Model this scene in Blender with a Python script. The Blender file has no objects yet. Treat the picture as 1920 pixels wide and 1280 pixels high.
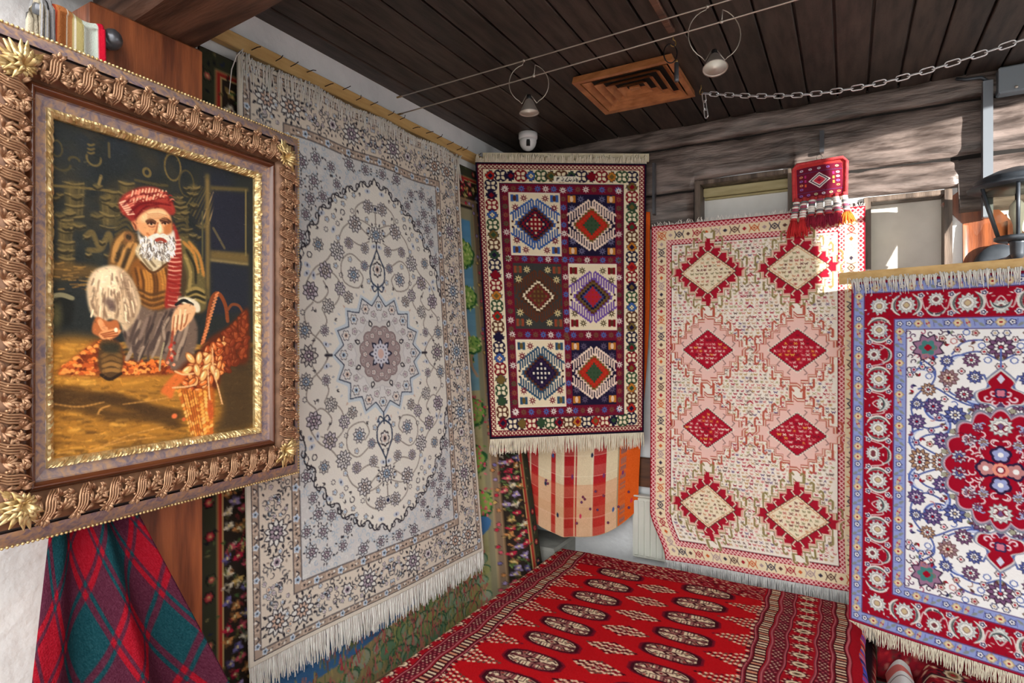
import bpy, math, random
import numpy as np
from mathutils import Vector, noise as mnoise

# ------------------------------------------------------------------ camera, sky, sun, exposure
scene = bpy.context.scene
COL = scene.collection
CAM = np.array([1.739, 0.0, 1.6])
FPX, YAW = 1100.0, math.radians(29.8)
RGT = np.array([math.cos(YAW), math.sin(YAW), 0.0])
FWD = np.array([-math.sin(YAW), math.cos(YAW), 0.0])

cam_data = bpy.data.cameras.new('camera')
cam_data.sensor_width = 36.0
cam_data.lens = 36.0 * FPX / 1920.0
cam_data.clip_start = 0.02
camera = bpy.data.objects.new('camera', cam_data)
COL.objects.link(camera)
camera.location = CAM
camera.rotation_euler = (math.radians(90), 0, YAW)
scene.camera = camera

world = bpy.data.worlds.new('sky')
scene.world = world
world.use_nodes = True
wn = world.node_tree
wn.nodes['Background'].inputs['Color'].default_value = (1.0, 0.985, 0.955, 1)
wn.nodes['Background'].inputs['Strength'].default_value = 1.55

sun_data = bpy.data.lights.new('sun', 'SUN')
sun_data.energy = 6.0
sun_data.angle = math.radians(0.6)
sun_data.color = (1.0, 0.95, 0.87)
sun = bpy.data.objects.new('sun', sun_data)
COL.objects.link(sun)
SUN_DIR = Vector((-0.80, 0.50, -0.09)).normalized()
sun.rotation_euler = SUN_DIR.to_track_quat('-Z', 'Y').to_euler()
sun.location = (6, -3, 4)

scene.view_settings.view_transform = 'Standard'
scene.view_settings.look = 'None'
scene.view_settings.gamma = 1.0
scene.view_settings.use_curve_mapping = False
scene.view_settings.exposure = 1.5
scene.cycles.max_bounces = 8
scene.cycles.diffuse_bounces = 5

CEIL, YB = 2.70, 3.06          # ceiling height, face of the log wall
# ------------------------------------------------------------------ helpers
R = math.radians
def at(px, py, d):
    """the point that lies d metres ahead of the camera at a place of the 1920 x 1280 frame"""
    return CAM + RGT * ((px - 960) / FPX * d) + FWD * d + np.array([0, 0, (640 - py) / FPX * d])

def lin(c):
    c = np.asarray(c, dtype=np.float32)
    return np.where(c <= 0.04045, c / 12.92, ((c + 0.055) / 1.055) ** 2.4)
def rgb(r, g, b):
    return tuple(float(x) for x in lin(np.array([r, g, b]) / 255.0)) + (1.0,)

MATS = {}
def mat(name, c1, c2=None, rough=0.6, metal=0.0, scale=8.0, stretch=(1, 1, 1), detail=5.0, bump=None, lo=0.35, hi=0.65, vary=0.0, spec=0.5, coat=0.0, sheen=0.0, c3=None, distort=0.0):
    if name in MATS: return MATS[name]
    m = bpy.data.materials.new(name); m.use_nodes = True
    nt = m.node_tree; N = nt.nodes; L = nt.links
    b = N['Principled BSDF']
    b.inputs['Roughness'].default_value = rough
    b.inputs['Metallic'].default_value = metal
    b.inputs['Specular IOR Level'].default_value = spec
    b.inputs['Coat Weight'].default_value = coat
    b.inputs['Coat Roughness'].default_value = 0.25
    b.inputs['Sheen Weight'].default_value = sheen
    b.inputs['Base Color'].default_value = rgb(*c1)
    tc = N.new('ShaderNodeTexCoord'); mp = N.new('ShaderNodeMapping')
    mp.inputs['Scale'].default_value = stretch
    L.new(tc.outputs['Object'], mp.inputs['Vector'])
    vec = mp.outputs['Vector']
    oi = None
    if vary > 0:
        oi = N.new('ShaderNodeObjectInfo')
        ad = N.new('ShaderNodeVectorMath'); ad.operation = 'ADD'
        sc_ = N.new('ShaderNodeVectorMath'); sc_.operation = 'SCALE'
        cmb = N.new('ShaderNodeCombineXYZ')
        for i in range(3): L.new(oi.outputs['Random'], cmb.inputs[i])
        L.new(cmb.outputs[0], sc_.inputs[0]); sc_.inputs['Scale'].default_value = 37.0
        L.new(vec, ad.inputs[0]); L.new(sc_.outputs[0], ad.inputs[1]); vec = ad.outputs[0]
    if c2 is not None:
        n = N.new('ShaderNodeTexNoise'); n.inputs['Scale'].default_value = scale; n.inputs['Detail'].default_value = detail
        n.inputs['Distortion'].default_value = distort
        L.new(vec, n.inputs['Vector'])
        r = N.new('ShaderNodeValToRGB')
        r.color_ramp.elements[0].position = lo; r.color_ramp.elements[0].color = rgb(*c1)
        r.color_ramp.elements[1].position = hi; r.color_ramp.elements[1].color = rgb(*c2)
        if c3 is not None:
            e = r.color_ramp.elements.new((lo + hi) / 2); e.color = rgb(*c3)
        L.new(n.outputs['Fac'], r.inputs['Fac'])
        out = r.outputs['Color']
        if vary > 0:
            hs = N.new('ShaderNodeHueSaturation')
            mr = N.new('ShaderNodeMapRange'); mr.inputs['To Min'].default_value = 1 - vary; mr.inputs['To Max'].default_value = 1 + vary
            L.new(oi.outputs['Random'], mr.inputs['Value']); L.new(mr.outputs[0], hs.inputs['Value'])
            L.new(out, hs.inputs['Color']); out = hs.outputs['Color']
        L.new(out, b.inputs['Base Color'])
    if bump:
        n2 = N.new('ShaderNodeTexNoise'); n2.inputs['Scale'].default_value = bump[0]; n2.inputs['Detail'].default_value = 4
        L.new(vec, n2.inputs['Vector'])
        bp = N.new('ShaderNodeBump'); bp.inputs['Strength'].default_value = bump[1]; bp.inputs['Distance'].default_value = bump[2] if len(bump) > 2 else 0.01
        L.new(n2.outputs['Fac'], bp.inputs['Height']); L.new(bp.outputs['Normal'], b.inputs['Normal'])
    MATS[name] = m
    return m

def woven(name, bump_scale=420.0, strength=0.5, rough=0.95, sheen=0.0, spec=0.06):
    """wool: each knot carries its own dye in the attribute 'dye'"""
    if name in MATS: return MATS[name]
    m = mat(name, (128, 128, 128), rough=rough, sheen=sheen, spec=spec, bump=(bump_scale, strength, 0.004))
    nt = m.node_tree
    a = nt.nodes.new('ShaderNodeAttribute'); a.attribute_name = 'dye'
    nt.links.new(a.outputs['Color'], nt.nodes['Principled BSDF'].inputs['Base Color'])
    return m

WL = {}
def link(o, parent=None):
    COL.objects.link(o)
    if parent is not None: o.parent = parent
    return o
def tag(o, label=None, cat=None, group=None, kind=None):
    if label: o['label'] = label
    if cat: o['category'] = cat
    if group: o['group'] = group
    if kind: o['kind'] = kind
    return o
def thing(name, label, cat, loc=(0, 0, 0), group=None):
    o = bpy.data.objects.new(name, None)
    o.empty_display_size = 0.05
    o.location = loc
    link(o); WL[o.name] = np.array(loc, dtype=float)
    return tag(o, label, cat, group)

class MB:
    """collects vertices and faces of one mesh"""
    def __init__(s): s.v = []; s.f = []; s.n = 0
    def add(s, v, f):
        v = np.asarray(v, dtype=float)
        s.v.append(v); s.f += [tuple(i + s.n for i in q) for q in f]; s.n += len(v); return s
    def box(s, lo, hi, M=None, b=0.0):
        x0, y0, z0 = lo; x1, y1, z1 = hi
        if b <= 0:
            v = np.array([[x0,y0,z0],[x1,y0,z0],[x1,y1,z0],[x0,y1,z0],[x0,y0,z1],[x1,y0,z1],[x1,y1,z1],[x0,y1,z1]], float)
            f = [(3,2,1,0),(4,5,6,7),(0,1,5,4),(1,2,6,5),(2,3,7,6),(3,0,4,7)]
        else:
            v = []
            for z, i in ((z0, b), (z0 + b, 0), (z1 - b, 0), (z1, b)):
                v += [[x0+i+ (b if i==0 else 0)*0, y0+i, z], [x1-i, y0+i, z], [x1-i, y1-i, z], [x0+i, y1-i, z]]
            v = np.array(v, float); f = [(3,2,1,0),(12,13,14,15)]
            for k in range(3):
                for j in range(4):
                    a = k*4+j; c = k*4+(j+1)%4
                    f.append((a, c, c+4, a+4))
        if M is not None: v = v @ np.array(M[:3]).T + M[3] if len(M) == 4 else v
        return s.add(v, f)
    def tube(s, pts, r, n=8, closed=False, cap=True):
        P = np.asarray(pts, float); m = len(P)
        rr = np.broadcast_to(np.asarray(r, float), (m,))
        T = np.zeros_like(P)
        if closed: T = np.roll(P, -1, 0) - np.roll(P, 1, 0)
        else:
            T[1:-1] = P[2:] - P[:-2]; T[0] = P[1] - P[0]; T[-1] = P[-1] - P[-2]
        T /= np.maximum(np.linalg.norm(T, axis=1, keepdims=True), 1e-9)
        u = np.cross(T[0], [0, 0, 1.0])
        if np.linalg.norm(u) < 0.1: u = np.cross(T[0], [0, 1.0, 0])
        u /= np.linalg.norm(u)
        v = []; an = np.arange(n) * 2 * math.pi / n
        for i in range(m):
            u = u - T[i] * np.dot(u, T[i]); u /= max(np.linalg.norm(u), 1e-9)
            w = np.cross(T[i], u)
            v.append(P[i] + rr[i] * (np.cos(an)[:, None] * u + np.sin(an)[:, None] * w))
        f = []
        for i in range(m if closed else m - 1):
            a = i * n; c = ((i + 1) % m) * n
            for j in range(n): f.append((a + j, a + (j + 1) % n, c + (j + 1) % n, c + j))
        if cap and not closed:
            f.append(tuple(range(n - 1, -1, -1))); f.append(tuple((m - 1) * n + j for j in range(n)))
        return s.add(np.concatenate(v), f)
    def lathe(s, prof, o=(0, 0, 0), n=20, ax=(0, 0, 1), cap=True):
        """prof: list of (radius, height along ax)"""
        ax = np.array(ax, float); ax /= np.linalg.norm(ax)
        u = np.cross(ax, [1, 0, 0]);
        if np.linalg.norm(u) < 0.1: u = np.cross(ax, [0, 1, 0])
        u /= np.linalg.norm(u); w = np.cross(ax, u)
        an = np.arange(n) * 2 * math.pi / n
        ring = np.cos(an)[:, None] * u + np.sin(an)[:, None] * w
        v = np.concatenate([np.array(o) + r * ring + h * ax for r, h in prof]); f = []
        for i in range(len(prof) - 1):
            for j in range(n): f.append((i*n+j, i*n+(j+1)%n, (i+1)*n+(j+1)%n, (i+1)*n+j))
        if cap:
            f.append(tuple(range(n-1, -1, -1))); f.append(tuple((len(prof)-1)*n + j for j in range(n)))
        return s.add(v, f)
    def mesh(s, name, off=(0, 0, 0)):
        me = bpy.data.meshes.new(name)
        v = np.concatenate(s.v) - np.asarray(off, float)
        me.from_pydata(v.tolist(), [], s.f); me.update()
        return me
def part(name, mb, m, parent=None, smooth=False, label=None, kind=None):
    off = WL.get(parent.name, np.zeros(3)) if parent is not None else np.zeros(3)
    me = mb.mesh(name, off) if isinstance(mb, MB) else mb
    if m is not None: me.materials.append(m)
    if smooth: me.polygons.foreach_set('use_smooth', np.ones(len(me.polygons), dtype=bool))
    o = bpy.data.objects.new(name, me); link(o, parent); WL[o.name] = off
    return tag(o, label, None, None, kind)
def single(name, mb, m, label, cat, base, group=None, smooth=False):
    """a thing that is one mesh, its origin at its base"""
    me = mb.mesh(name, base); me.materials.append(m)
    if smooth: me.polygons.foreach_set('use_smooth', np.ones(len(me.polygons), dtype=bool))
    o = bpy.data.objects.new(name, me); o.location = base; link(o); WL[o.name] = np.array(base, float)
    return tag(o, label, cat, group)
def structure(name, mb, m, smooth=False):
    o = part(name, mb, m, None, smooth); o['kind'] = 'structure'; return o

def basis(ux, uy, o):
    """affine frame for MB.box: columns ux, uy, ux x uy and an origin"""
    ux = np.array(ux, float); ux /= np.linalg.norm(ux); uy = np.array(uy, float); uy /= np.linalg.norm(uy)
    uz = np.cross(ux, uy)
    return np.array([[ux[0], uy[0], uz[0]], [ux[1], uy[1], uz[1]], [ux[2], uy[2], uz[2]], list(o)], float)

def sstep(t):
    t = np.clip(t, 0, 1); return t * t * (3 - 2 * t)

# ------------------------------------------------------------------ dyeing: a small drawing kit for woven patterns (units: cm)
SS = 2
class Dye:
    def __init__(s, w, h, nx, bg):
        s.w, s.h = w, h; s.k = nx * SS / w
        s.W = nx * SS; s.H = int(round(h * s.k / (2 * SS))) * 2 * SS
        s.a = np.empty((s.H, s.W, 3), np.float32); s.a[:] = np.array(bg, np.float32) / 255
    def win(s, x0, x1, y0, y1):
        i0 = max(0, int(math.floor(x0 * s.k))); i1 = min(s.W, int(math.ceil(x1 * s.k)) + 1)
        j0 = max(0, int(math.floor(y0 * s.k))); j1 = min(s.H, int(math.ceil(y1 * s.k)) + 1)
        if i0 >= i1 or j0 >= j1: return None
        X = (np.arange(i0, i1) + 0.5) / s.k; Y = (np.arange(j0, j1) + 0.5) / s.k
        return (slice(j0, j1), slice(i0, i1)), X[None, :], Y[:, None]
    def put(s, sl, m, c, al=1.0):
        c = np.array(c, np.float32) / 255
        if m.dtype == bool:
            if al >= 1: s.a[sl][m] = c
            else: s.a[sl][m] = s.a[sl][m] * (1 - al) + c * al
        else:
            m = (m * al)[..., None]; s.a[sl] = s.a[sl] * (1 - m) + c * m
    def rect(s, x0, y0, x1, y1, c, al=1.0):
        q = s.win(x0, x1, y0, y1)
        if q: s.put(q[0], (q[1] >= x0) & (q[1] < x1) & (q[2] >= y0) & (q[2] < y1), c, al)
    def poly(s, p, c, al=1.0, soft=0.0):
        p = np.asarray(p, float); e = soft * 2
        q = s.win(p[:,0].min() - e, p[:,0].max() + e, p[:,1].min() - e, p[:,1].max() + e)
        if not q: return
        X, Y = q[1], q[2]; m = np.zeros((Y.shape[0], X.shape[1]), bool)
        for i in range(len(p)):
            (x1, y1), (x2, y2) = p[i], p[(i + 1) % len(p)]
            if y1 == y2: continue
            m ^= ((y1 > Y) != (y2 > Y)) & (X < (x2 - x1) * (Y - y1) / (y2 - y1) + x1)
        s.put(q[0], blur(m.astype(np.float32), int(soft * s.k)) if soft else m, c, al)
    def line(s, p, w, c, al=1.0, soft=0.0, closed=False):
        p = np.asarray(p, float)
        if closed: p = np.vstack([p, p[:1]])
        w = np.broadcast_to(np.asarray(w, float), (len(p),))
        for i in range(len(p) - 1):
            (x1, y1), (x2, y2) = p[i], p[i+1]; h = max(w[i], w[i+1]) / 2 + soft
            q = s.win(min(x1, x2) - h, max(x1, x2) + h, min(y1, y2) - h, max(y1, y2) + h)
            if not q: continue
            dx, dy = x2 - x1, y2 - y1; L2 = dx*dx + dy*dy + 1e-9
            t = np.clip(((q[1] - x1) * dx + (q[2] - y1) * dy) / L2, 0, 1)
            d = np.hypot(q[1] - x1 - t * dx, q[2] - y1 - t * dy) - (w[i] + (w[i+1] - w[i]) * t) / 2
            s.put(q[0], (d < 0) if not soft else np.clip(0.5 - d / (2 * soft), 0, 1).astype(np.float32), c, al)
    def oval(s, x, y, rx, ry, c, ang=0.0, al=1.0, soft=0.0, ring=0.0):
        e = max(rx, ry) * (1 + soft) + ring
        q = s.win(x - e, x + e, y - e, y + e)
        if not q: return
        ca, sa = math.cos(ang), math.sin(ang)
        u = ((q[1] - x) * ca + (q[2] - y) * sa) / rx; v = (-(q[1] - x) * sa + (q[2] - y) * ca) / ry
        d = np.hypot(u, v)
        if ring: m = np.abs(d - 1) * min(rx, ry) < ring / 2
        elif soft: m = np.clip((1 + soft - d) / (2 * soft), 0, 1).astype(np.float32)
        else: m = d < 1
        s.put(q[0], m, c, al)
    def diamond(s, x, y, a, b, c, al=1.0):
        s.poly([(x-a, y), (x, y-b), (x+a, y), (x, y+b)], c, al)
    def lobed(s, x, y, r, n, c, d=0.25, ang=0.0, sy=1.0, point=False, al=1.0, rot=0.0):
        """a flower outline with n petals; point: pointed petals"""
        e = r * max(1, sy, 1)
        q = s.win(x - e, x + e, y - e, y + e)
        if not q: return
        dx = q[1] - x; dy = q[2] - y
        if rot:
            cr, sr = math.cos(rot), math.sin(rot); dx, dy = dx * cr + dy * sr, -dx * sr + dy * cr
        dy = dy / sy
        th = np.arctan2(dy, dx) - ang; rr = np.hypot(dx, dy)
        if point:
            t = np.abs(((th * n / (2 * math.pi)) % 1.0) - 0.5) * 2
            Rr = r * (1 - d + d * t ** 1.3)
        else: Rr = r * (1 - d + d * np.abs(np.cos(n * th / 2)))
        s.put(q[0], rr < Rr, c, al)
    def flower(s, x, y, r, n, cols, d=0.25, ang=0.0, sy=1.0, point=False, rot=0.0, radii=None):
        radii = radii or [1, 0.8, 0.5, 0.25]
        for i, c in enumerate(cols): s.lobed(x, y, r * radii[i], n, c, d if i < 2 else d * 0.6, ang, sy, point if i < 2 else False, 1.0, rot)
    def bloom(s, x, y, r, n, ink, fill, inner, heart, ang=0.0, sy=1.0):
        """an open flower: two rings of outlined petals round a heart"""
        for (q, f0, f1, m_, c) in ((r, 0.30, 1.0, n, fill), (r, 0.12, 0.62, max(5, n - 2), inner)):
            wd = 2 * math.pi * q * (f0 + f1) / 2 / m_ * 1.25
            for k in range(m_):
                a = ang + 2 * math.pi * (k + (0.5 if f1 < 1 else 0)) / m_
                s.leaf(x + q * f0 * math.cos(a), y + q * f0 * math.sin(a) * sy, q * (f1 - f0), wd, a, ink)
            for k in range(m_):
                a = ang + 2 * math.pi * (k + (0.5 if f1 < 1 else 0)) / m_; e = 0.13 * q
                s.leaf(x + (q * f0 + e * .5) * math.cos(a), y + (q * f0 + e * .5) * math.sin(a) * sy, q * (f1 - f0) - e * 1.3, wd * 0.62, a, c)
        s.oval(x, y, r * .2, r * .2 * sy, ink); s.oval(x, y, r * .12, r * .12 * sy, heart)
    def leaf(s, x, y, l, w, ang, c):
        ca, sa = math.cos(ang), math.sin(ang)
        p = [(0, 0), (0.3, 0.5), (0.65, 0.38), (1, 0), (0.65, -0.38), (0.3, -0.5)]
        s.poly([(x + l*a*ca - w*b*sa, y + l*a*sa + w*b*ca) for a, b in p], c)
    def sdiamond(s, x, y, a, b, n, c):
        """stepped lozenge"""
        P = []
        for q in range(4):
            for i in range(n):
                f0, f1 = i / n, (i + 1) / n
                for (t, r_) in ((1 - f0, f0 + 0.5 / n), (1 - f1, f0 + 0.5 / n)):
                    if q == 0: P.append((a * t, -b * r_))
                    if q == 1: P.append((-a * r_, -b * t))
                    if q == 2: P.append((-a * t, b * r_))
                    if q == 3: P.append((a * r_, b * t))
        s.poly([(x + px, y + py) for px, py in P], c)
    def star8(s, x, y, r, c, c2=None):
        s.lobed(x, y, r, 8, c, 0.62, 0, 1, True)
        if c2: s.oval(x, y, r * 0.22, r * 0.22, c2)
    def mirror4(s):
        h, w = s.H // 2, s.W // 2
        s.a[:, w:] = s.a[:, :w][:, ::-1]; s.a[h:] = s.a[:h][::-1]
    def mirror2(s):
        w = s.W // 2; s.a[:, w:] = s.a[:, :w][:, ::-1]
    def done(s):
        a = s.a.reshape(s.H // SS, SS, s.W // SS, SS, 3).mean(axis=(1, 3))
        return np.clip(a, 0, 1)
def blur(m, r):
    if r < 1: return m
    for _ in range(2):
        for ax in (0, 1):
            p = np.pad(m, [(r, r) if i == ax else (0, 0) for i in range(2)], mode='constant')
            c = np.cumsum(p, axis=ax); c = np.insert(c, 0, 0, axis=ax)
            n = m.shape[ax]; k = 2 * r + 1
            m = (np.take(c, np.arange(k, k + n), axis=ax) - np.take(c, np.arange(0, n), axis=ax)) / k
    return m.astype(np.float32)
def spline(P, n=8, closed=False):
    P = np.asarray(P, float)
    Q = np.vstack([P[-1], P, P[0], P[1]]) if closed else np.vstack([2*P[0]-P[1], P, 2*P[-1]-P[-2]])
    out = []
    for i in range(1, len(Q) - 2):
        for t in np.linspace(0, 1, n, endpoint=False):
            p0, p1, p2, p3 = Q[i-1], Q[i], Q[i+1], Q[i+2]
            out.append(0.5 * (2*p1 + (p2-p0)*t + (2*p0-5*p1+4*p2-p3)*t*t + (3*p1-p0-3*p2+p3)*t**3))
    if not closed: out.append(P[-1])
    return np.array(out)
def arc(x, y, r, a0, a1, n=14, sy=1.0, r1=None):
    r1 = r if r1 is None else r1
    t = np.linspace(0, 1, n); a = a0 + (a1 - a0) * t; q = r + (r1 - r) * t
    return np.stack([x + q*np.cos(a), y + q*np.sin(a)*sy], 1)
def scatter(rng, x0, y0, x1, y1, d, tries, ok=None, taken=()):
    pts = [tuple(t) for t in taken]; out = []
    cell = {}
    for p in pts: cell.setdefault((int(p[0]//d), int(p[1]//d)), []).append(p)
    for _ in range(tries):
        x = rng.uniform(x0, x1); y = rng.uniform(y0, y1)
        if ok and not ok(x, y): continue
        i, j = int(x//d), int(y//d)
        if any((q[0]-x)**2 + (q[1]-y)**2 < d*d for a in (-1,0,1) for b in (-1,0,1) for q in cell.get((i+a, j+b), ())): continue
        cell.setdefault((i, j), []).append((x, y)); out.append((x, y))
    return out

# ------------------------------------------------------------------ cloth: a dyed sheet with thickness laid over a surface
def cloth(name, img, surf, parent, m, thick=0.008, back=(190, 180, 160), flip=False, relief=0.0, label=None):
    """img rows run top to bottom, columns left to right; surf(u, v) gives the points"""
    ny, nx = img.shape[:2]
    u, v = np.meshgrid((np.arange(nx)) / (nx - 1), (np.arange(ny)) / (ny - 1))
    P = np.stack(surf(u, v), -1)
    du = np.gradient(P, axis=1); dv = np.gradient(P, axis=0)
    Nn = np.cross(dv, du); Nn /= np.maximum(np.linalg.norm(Nn, axis=-1, keepdims=True), 1e-9)
    if flip: Nn = -Nn
    if relief:
        rg = np.random.default_rng(5); P = P + Nn * (rg.normal(0, relief, (ny, nx, 1)))
    idx = np.arange(ny * nx).reshape(ny, nx)
    F = np.stack([idx[:-1, :-1], idx[1:, :-1], idx[1:, 1:], idx[:-1, 1:]], -1).reshape(-1, 4)
    V = [P.reshape(-1, 3)]; C = [lin(img.reshape(-1, 3))]
    ring = np.concatenate([idx[0, :], idx[1:, -1], idx[-1, -2::-1], idx[-2:0:-1, 0]])
    b0 = ny * nx; nb = len(ring)
    V.append(V[0][ring] - thick * Nn.reshape(-1, 3)[ring]); C.append(C[0][ring] * 0.8)
    k = np.arange(nb); F2 = np.stack([ring[k], ring[(k+1) % nb], b0 + (k+1) % nb, b0 + k], -1)
    # the back, coarser
    by, bx = min(ny, 24), min(nx, 24)
    jj = np.linspace(0, ny - 1, by).astype(int); ii = np.linspace(0, nx - 1, bx).astype(int)
    Bk = (P - thick * 1.02 * Nn)[np.ix_(jj, ii)]
    b1 = b0 + nb; bi = b1 + np.arange(by * bx).reshape(by, bx)
    V.append(Bk.reshape(-1, 3)); C.append(np.tile(lin(np.array(back) / 255.0), (by * bx, 1)))
    F3 = np.stack([bi[:-1, :-1], bi[:-1, 1:], bi[1:, 1:], bi[1:, :-1]], -1).reshape(-1, 4)
    F = np.concatenate([F, F2, F3])
    if flip: F = F[:, ::-1]
    V = np.concatenate(V) - WL.get(parent.name, np.zeros(3)); C = np.concatenate(C)
    me = bpy.data.meshes.new(name)
    me.vertices.add(len(V)); me.vertices.foreach_set('co', V.astype(np.float32).ravel())
    me.loops.add(F.size); me.loops.foreach_set('vertex_index', F.astype(np.int32).ravel())
    me.polygons.add(len(F)); me.polygons.foreach_set('loop_start', np.arange(0, F.size, 4, dtype=np.int32))
    me.polygons.foreach_set('use_smooth', np.ones(len(F), dtype=bool))
    me.update(calc_edges=True)
    at_ = me.attributes.new('dye', 'FLOAT_COLOR', 'POINT')
    at_.data.foreach_set('color', np.concatenate([C, np.ones((len(C), 1))], 1).astype(np.float32).ravel())
    me.materials.append(m)
    o = bpy.data.objects.new(name, me); link(o, parent); WL[o.name] = WL.get(parent.name, np.zeros(3))
    if label: o['label'] = label
    return o

def fringe(name, parent, edge, n, m, length, down, out, seed=1, r=0.0016, jitter=0.25, lenvar=0.15, sag=None, curl=0.0, clump=None):
    """a row of thin yarn ends along edge(t), hanging in direction down and kept off by out"""
    rng = np.random.default_rng(seed); mb = MB()
    down = np.array(down, float); out = np.array(out, float)
    V = []; F = []; base = 0
    for i in range(n):
        t = (i + 0.5) / n
        p = np.array(edge(t), float); e = np.array(edge(min(1, t + 0.003)), float) - np.array(edge(max(0, t - 0.003)), float)
        e /= max(np.linalg.norm(e), 1e-9)
        L = length * (1 + float(np.clip(rng.normal(0, lenvar), -1.6 * lenvar, 1.6 * lenvar))) * (clump(t) if clump else 1.0); sw = float(np.clip(rng.normal(0, jitter), -jitter, jitter)) * 0.25; o2 = rng.uniform(-0.2, 1.0) * 0.004
        for k in range(5):
            f = k / 4
            if sag is None: c = p + down * L * f
            else: c = p + sag(f) * L / length
            c = c + e * (sw * L * f + rng.normal(0, 0.0008) + curl * math.sin(f * 5 + i * 1.7) * L) + out * (o2 * (0.4 + f))
            rr = r * (1.0 if k < 4 else 0.5)
            for a in range(3):
                an = a * 2.0944 + 0.5
                V.append(c + rr * (math.cos(an) * e + math.sin(an) * out))
        for k in range(4):
            for a in range(3):
                F.append((base + k*3 + a, base + k*3 + (a+1) % 3, base + k*3 + 3 + (a+1) % 3, base + k*3 + 3 + a))
        base += 15
    mb.add(V, F)
    return part(name, mb, m, parent, True, kind='stuff')
# ------------------------------------------------------------------ the room
M_PLASTER = mat('white_plaster', (232, 234, 236), (214, 217, 220), rough=0.9, scale=5, bump=(26, 0.45, 0.012))
M_PLANK = mat('dark_plank', (36, 29, 26), (70, 58, 52), rough=0.5, scale=9, stretch=(5, 0.7, 5), detail=7, bump=(60, 0.25, 0.004), vary=0.28)
M_LOG = mat('hewn_log', (62, 52, 48), (132, 118, 112), rough=0.36, scale=7, stretch=(0.8, 4, 5), detail=8, bump=(22, 0.55, 0.012), vary=0.12, coat=0.25)
M_REDWOOD = mat('varnished_wood', (92, 46, 26), (158, 88, 50), rough=0.4, scale=6, stretch=(6, 6, 0.6), detail=6, bump=(40, 0.2, 0.004), coat=0.3)
M_BEAM = mat('old_beam', (62, 42, 34), (124, 88, 70), rough=0.5, scale=6, stretch=(0.6, 5, 5), detail=6, bump=(30, 0.35, 0.006), vary=0.15)
M_PALEWOOD = mat('pale_lath', (214, 178, 118), (196, 156, 96), rough=0.6, scale=9, stretch=(3, 1, 6), bump=(60, 0.2, 0.002))
M_GREYWOOD = mat('weathered_wood', (112, 104, 98), (150, 142, 134), rough=0.8, scale=7, stretch=(1, 5, 5), bump=(40, 0.3, 0.004))
M_STONE = mat('grey_stone', (172, 172, 164), (140, 142, 136), rough=0.85, scale=7, bump=(30, 0.4, 0.008))
M_FLOOR = mat('floor_boards', (96, 74, 58), (128, 100, 80), rough=0.5, scale=6, stretch=(6, 0.7, 1), bump=(40, 0.2, 0.004))
M_YARD = mat('yard_paving', (168, 164, 156), (140, 138, 132), rough=0.9, scale=3, bump=(20, 0.3, 0.01))

structure('floor', MB().box((-0.2, -1.4, -0.1), (3.6, 3.3, 0.0)), M_FLOOR)
structure('ground', MB().box((-9, -12, -0.3), (12, -1.4, -0.1)), M_YARD)
structure('wall_left', MB().box((-0.2, -1.4, 0), (0.0, 3.3, 2.95)), M_PLASTER)
w = MB()   # unseen right wall, added to block sun; its opening shapes the sun patch
w.box((3.45, -3.4, 0), (3.6, 3.3, 1.93)).box((3.45, -3.4, 1.93), (3.6, 1.74, 2.95)).box((3.45, 2.50, 1.93), (3.6, 3.3, 2.95)).box((3.45, 1.74, 2.695), (3.6, 2.50, 2.95))
structure('wall_right_sun_block', w, M_PLASTER)
W1 = (1.06, 1.52, 1.50, 2.42)
W2 = (1.80, 2.12, 1.50, 2.245)
w = MB()
yp = YB + 0.012
w.box((-0.2, yp, 0), (W1[0], 3.4, 2.95)).box((W1[0], yp, 0), (W2[1], 3.4, 1.5)).box((W1[1], yp, 1.5), (W2[0], 3.4, 2.95))
w.box((W2[1], yp, 0), (3.6, 3.4, 2.95)).box((W1[0], yp, W1[3]), (W1[1], 3.4, 2.95)).box((W2[0], yp, W2[3]), (W2[1], 3.4, 2.95))
w.box((W1[0], 3.4, 1.4), (W2[1], 3.45, 2.95))
wall_back = structure('wall_back', w, M_PLASTER)

# ceiling: a deck with boards that run from the front to the log wall
deck = structure('ceiling', MB().box((-0.2, 0.40, 2.722), (3.6, 3.4, 2.95)), M_PLANK)
PW = 0.115
pm = MB().box((-PW/2 + 0.0035, 0, 0), (PW/2 - 0.0035, YB - 0.4, 0.022), b=0.003).mesh('plank'); pm.materials.append(M_PLANK)
rng = random.Random(4)
for i in range(30):
    o = bpy.data.objects.new('plank', pm); link(o, deck)
    o.location = (0.03 + PW * i, 0.40 + 0.001 * i, CEIL + rng.uniform(-0.003, 0.002))

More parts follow.
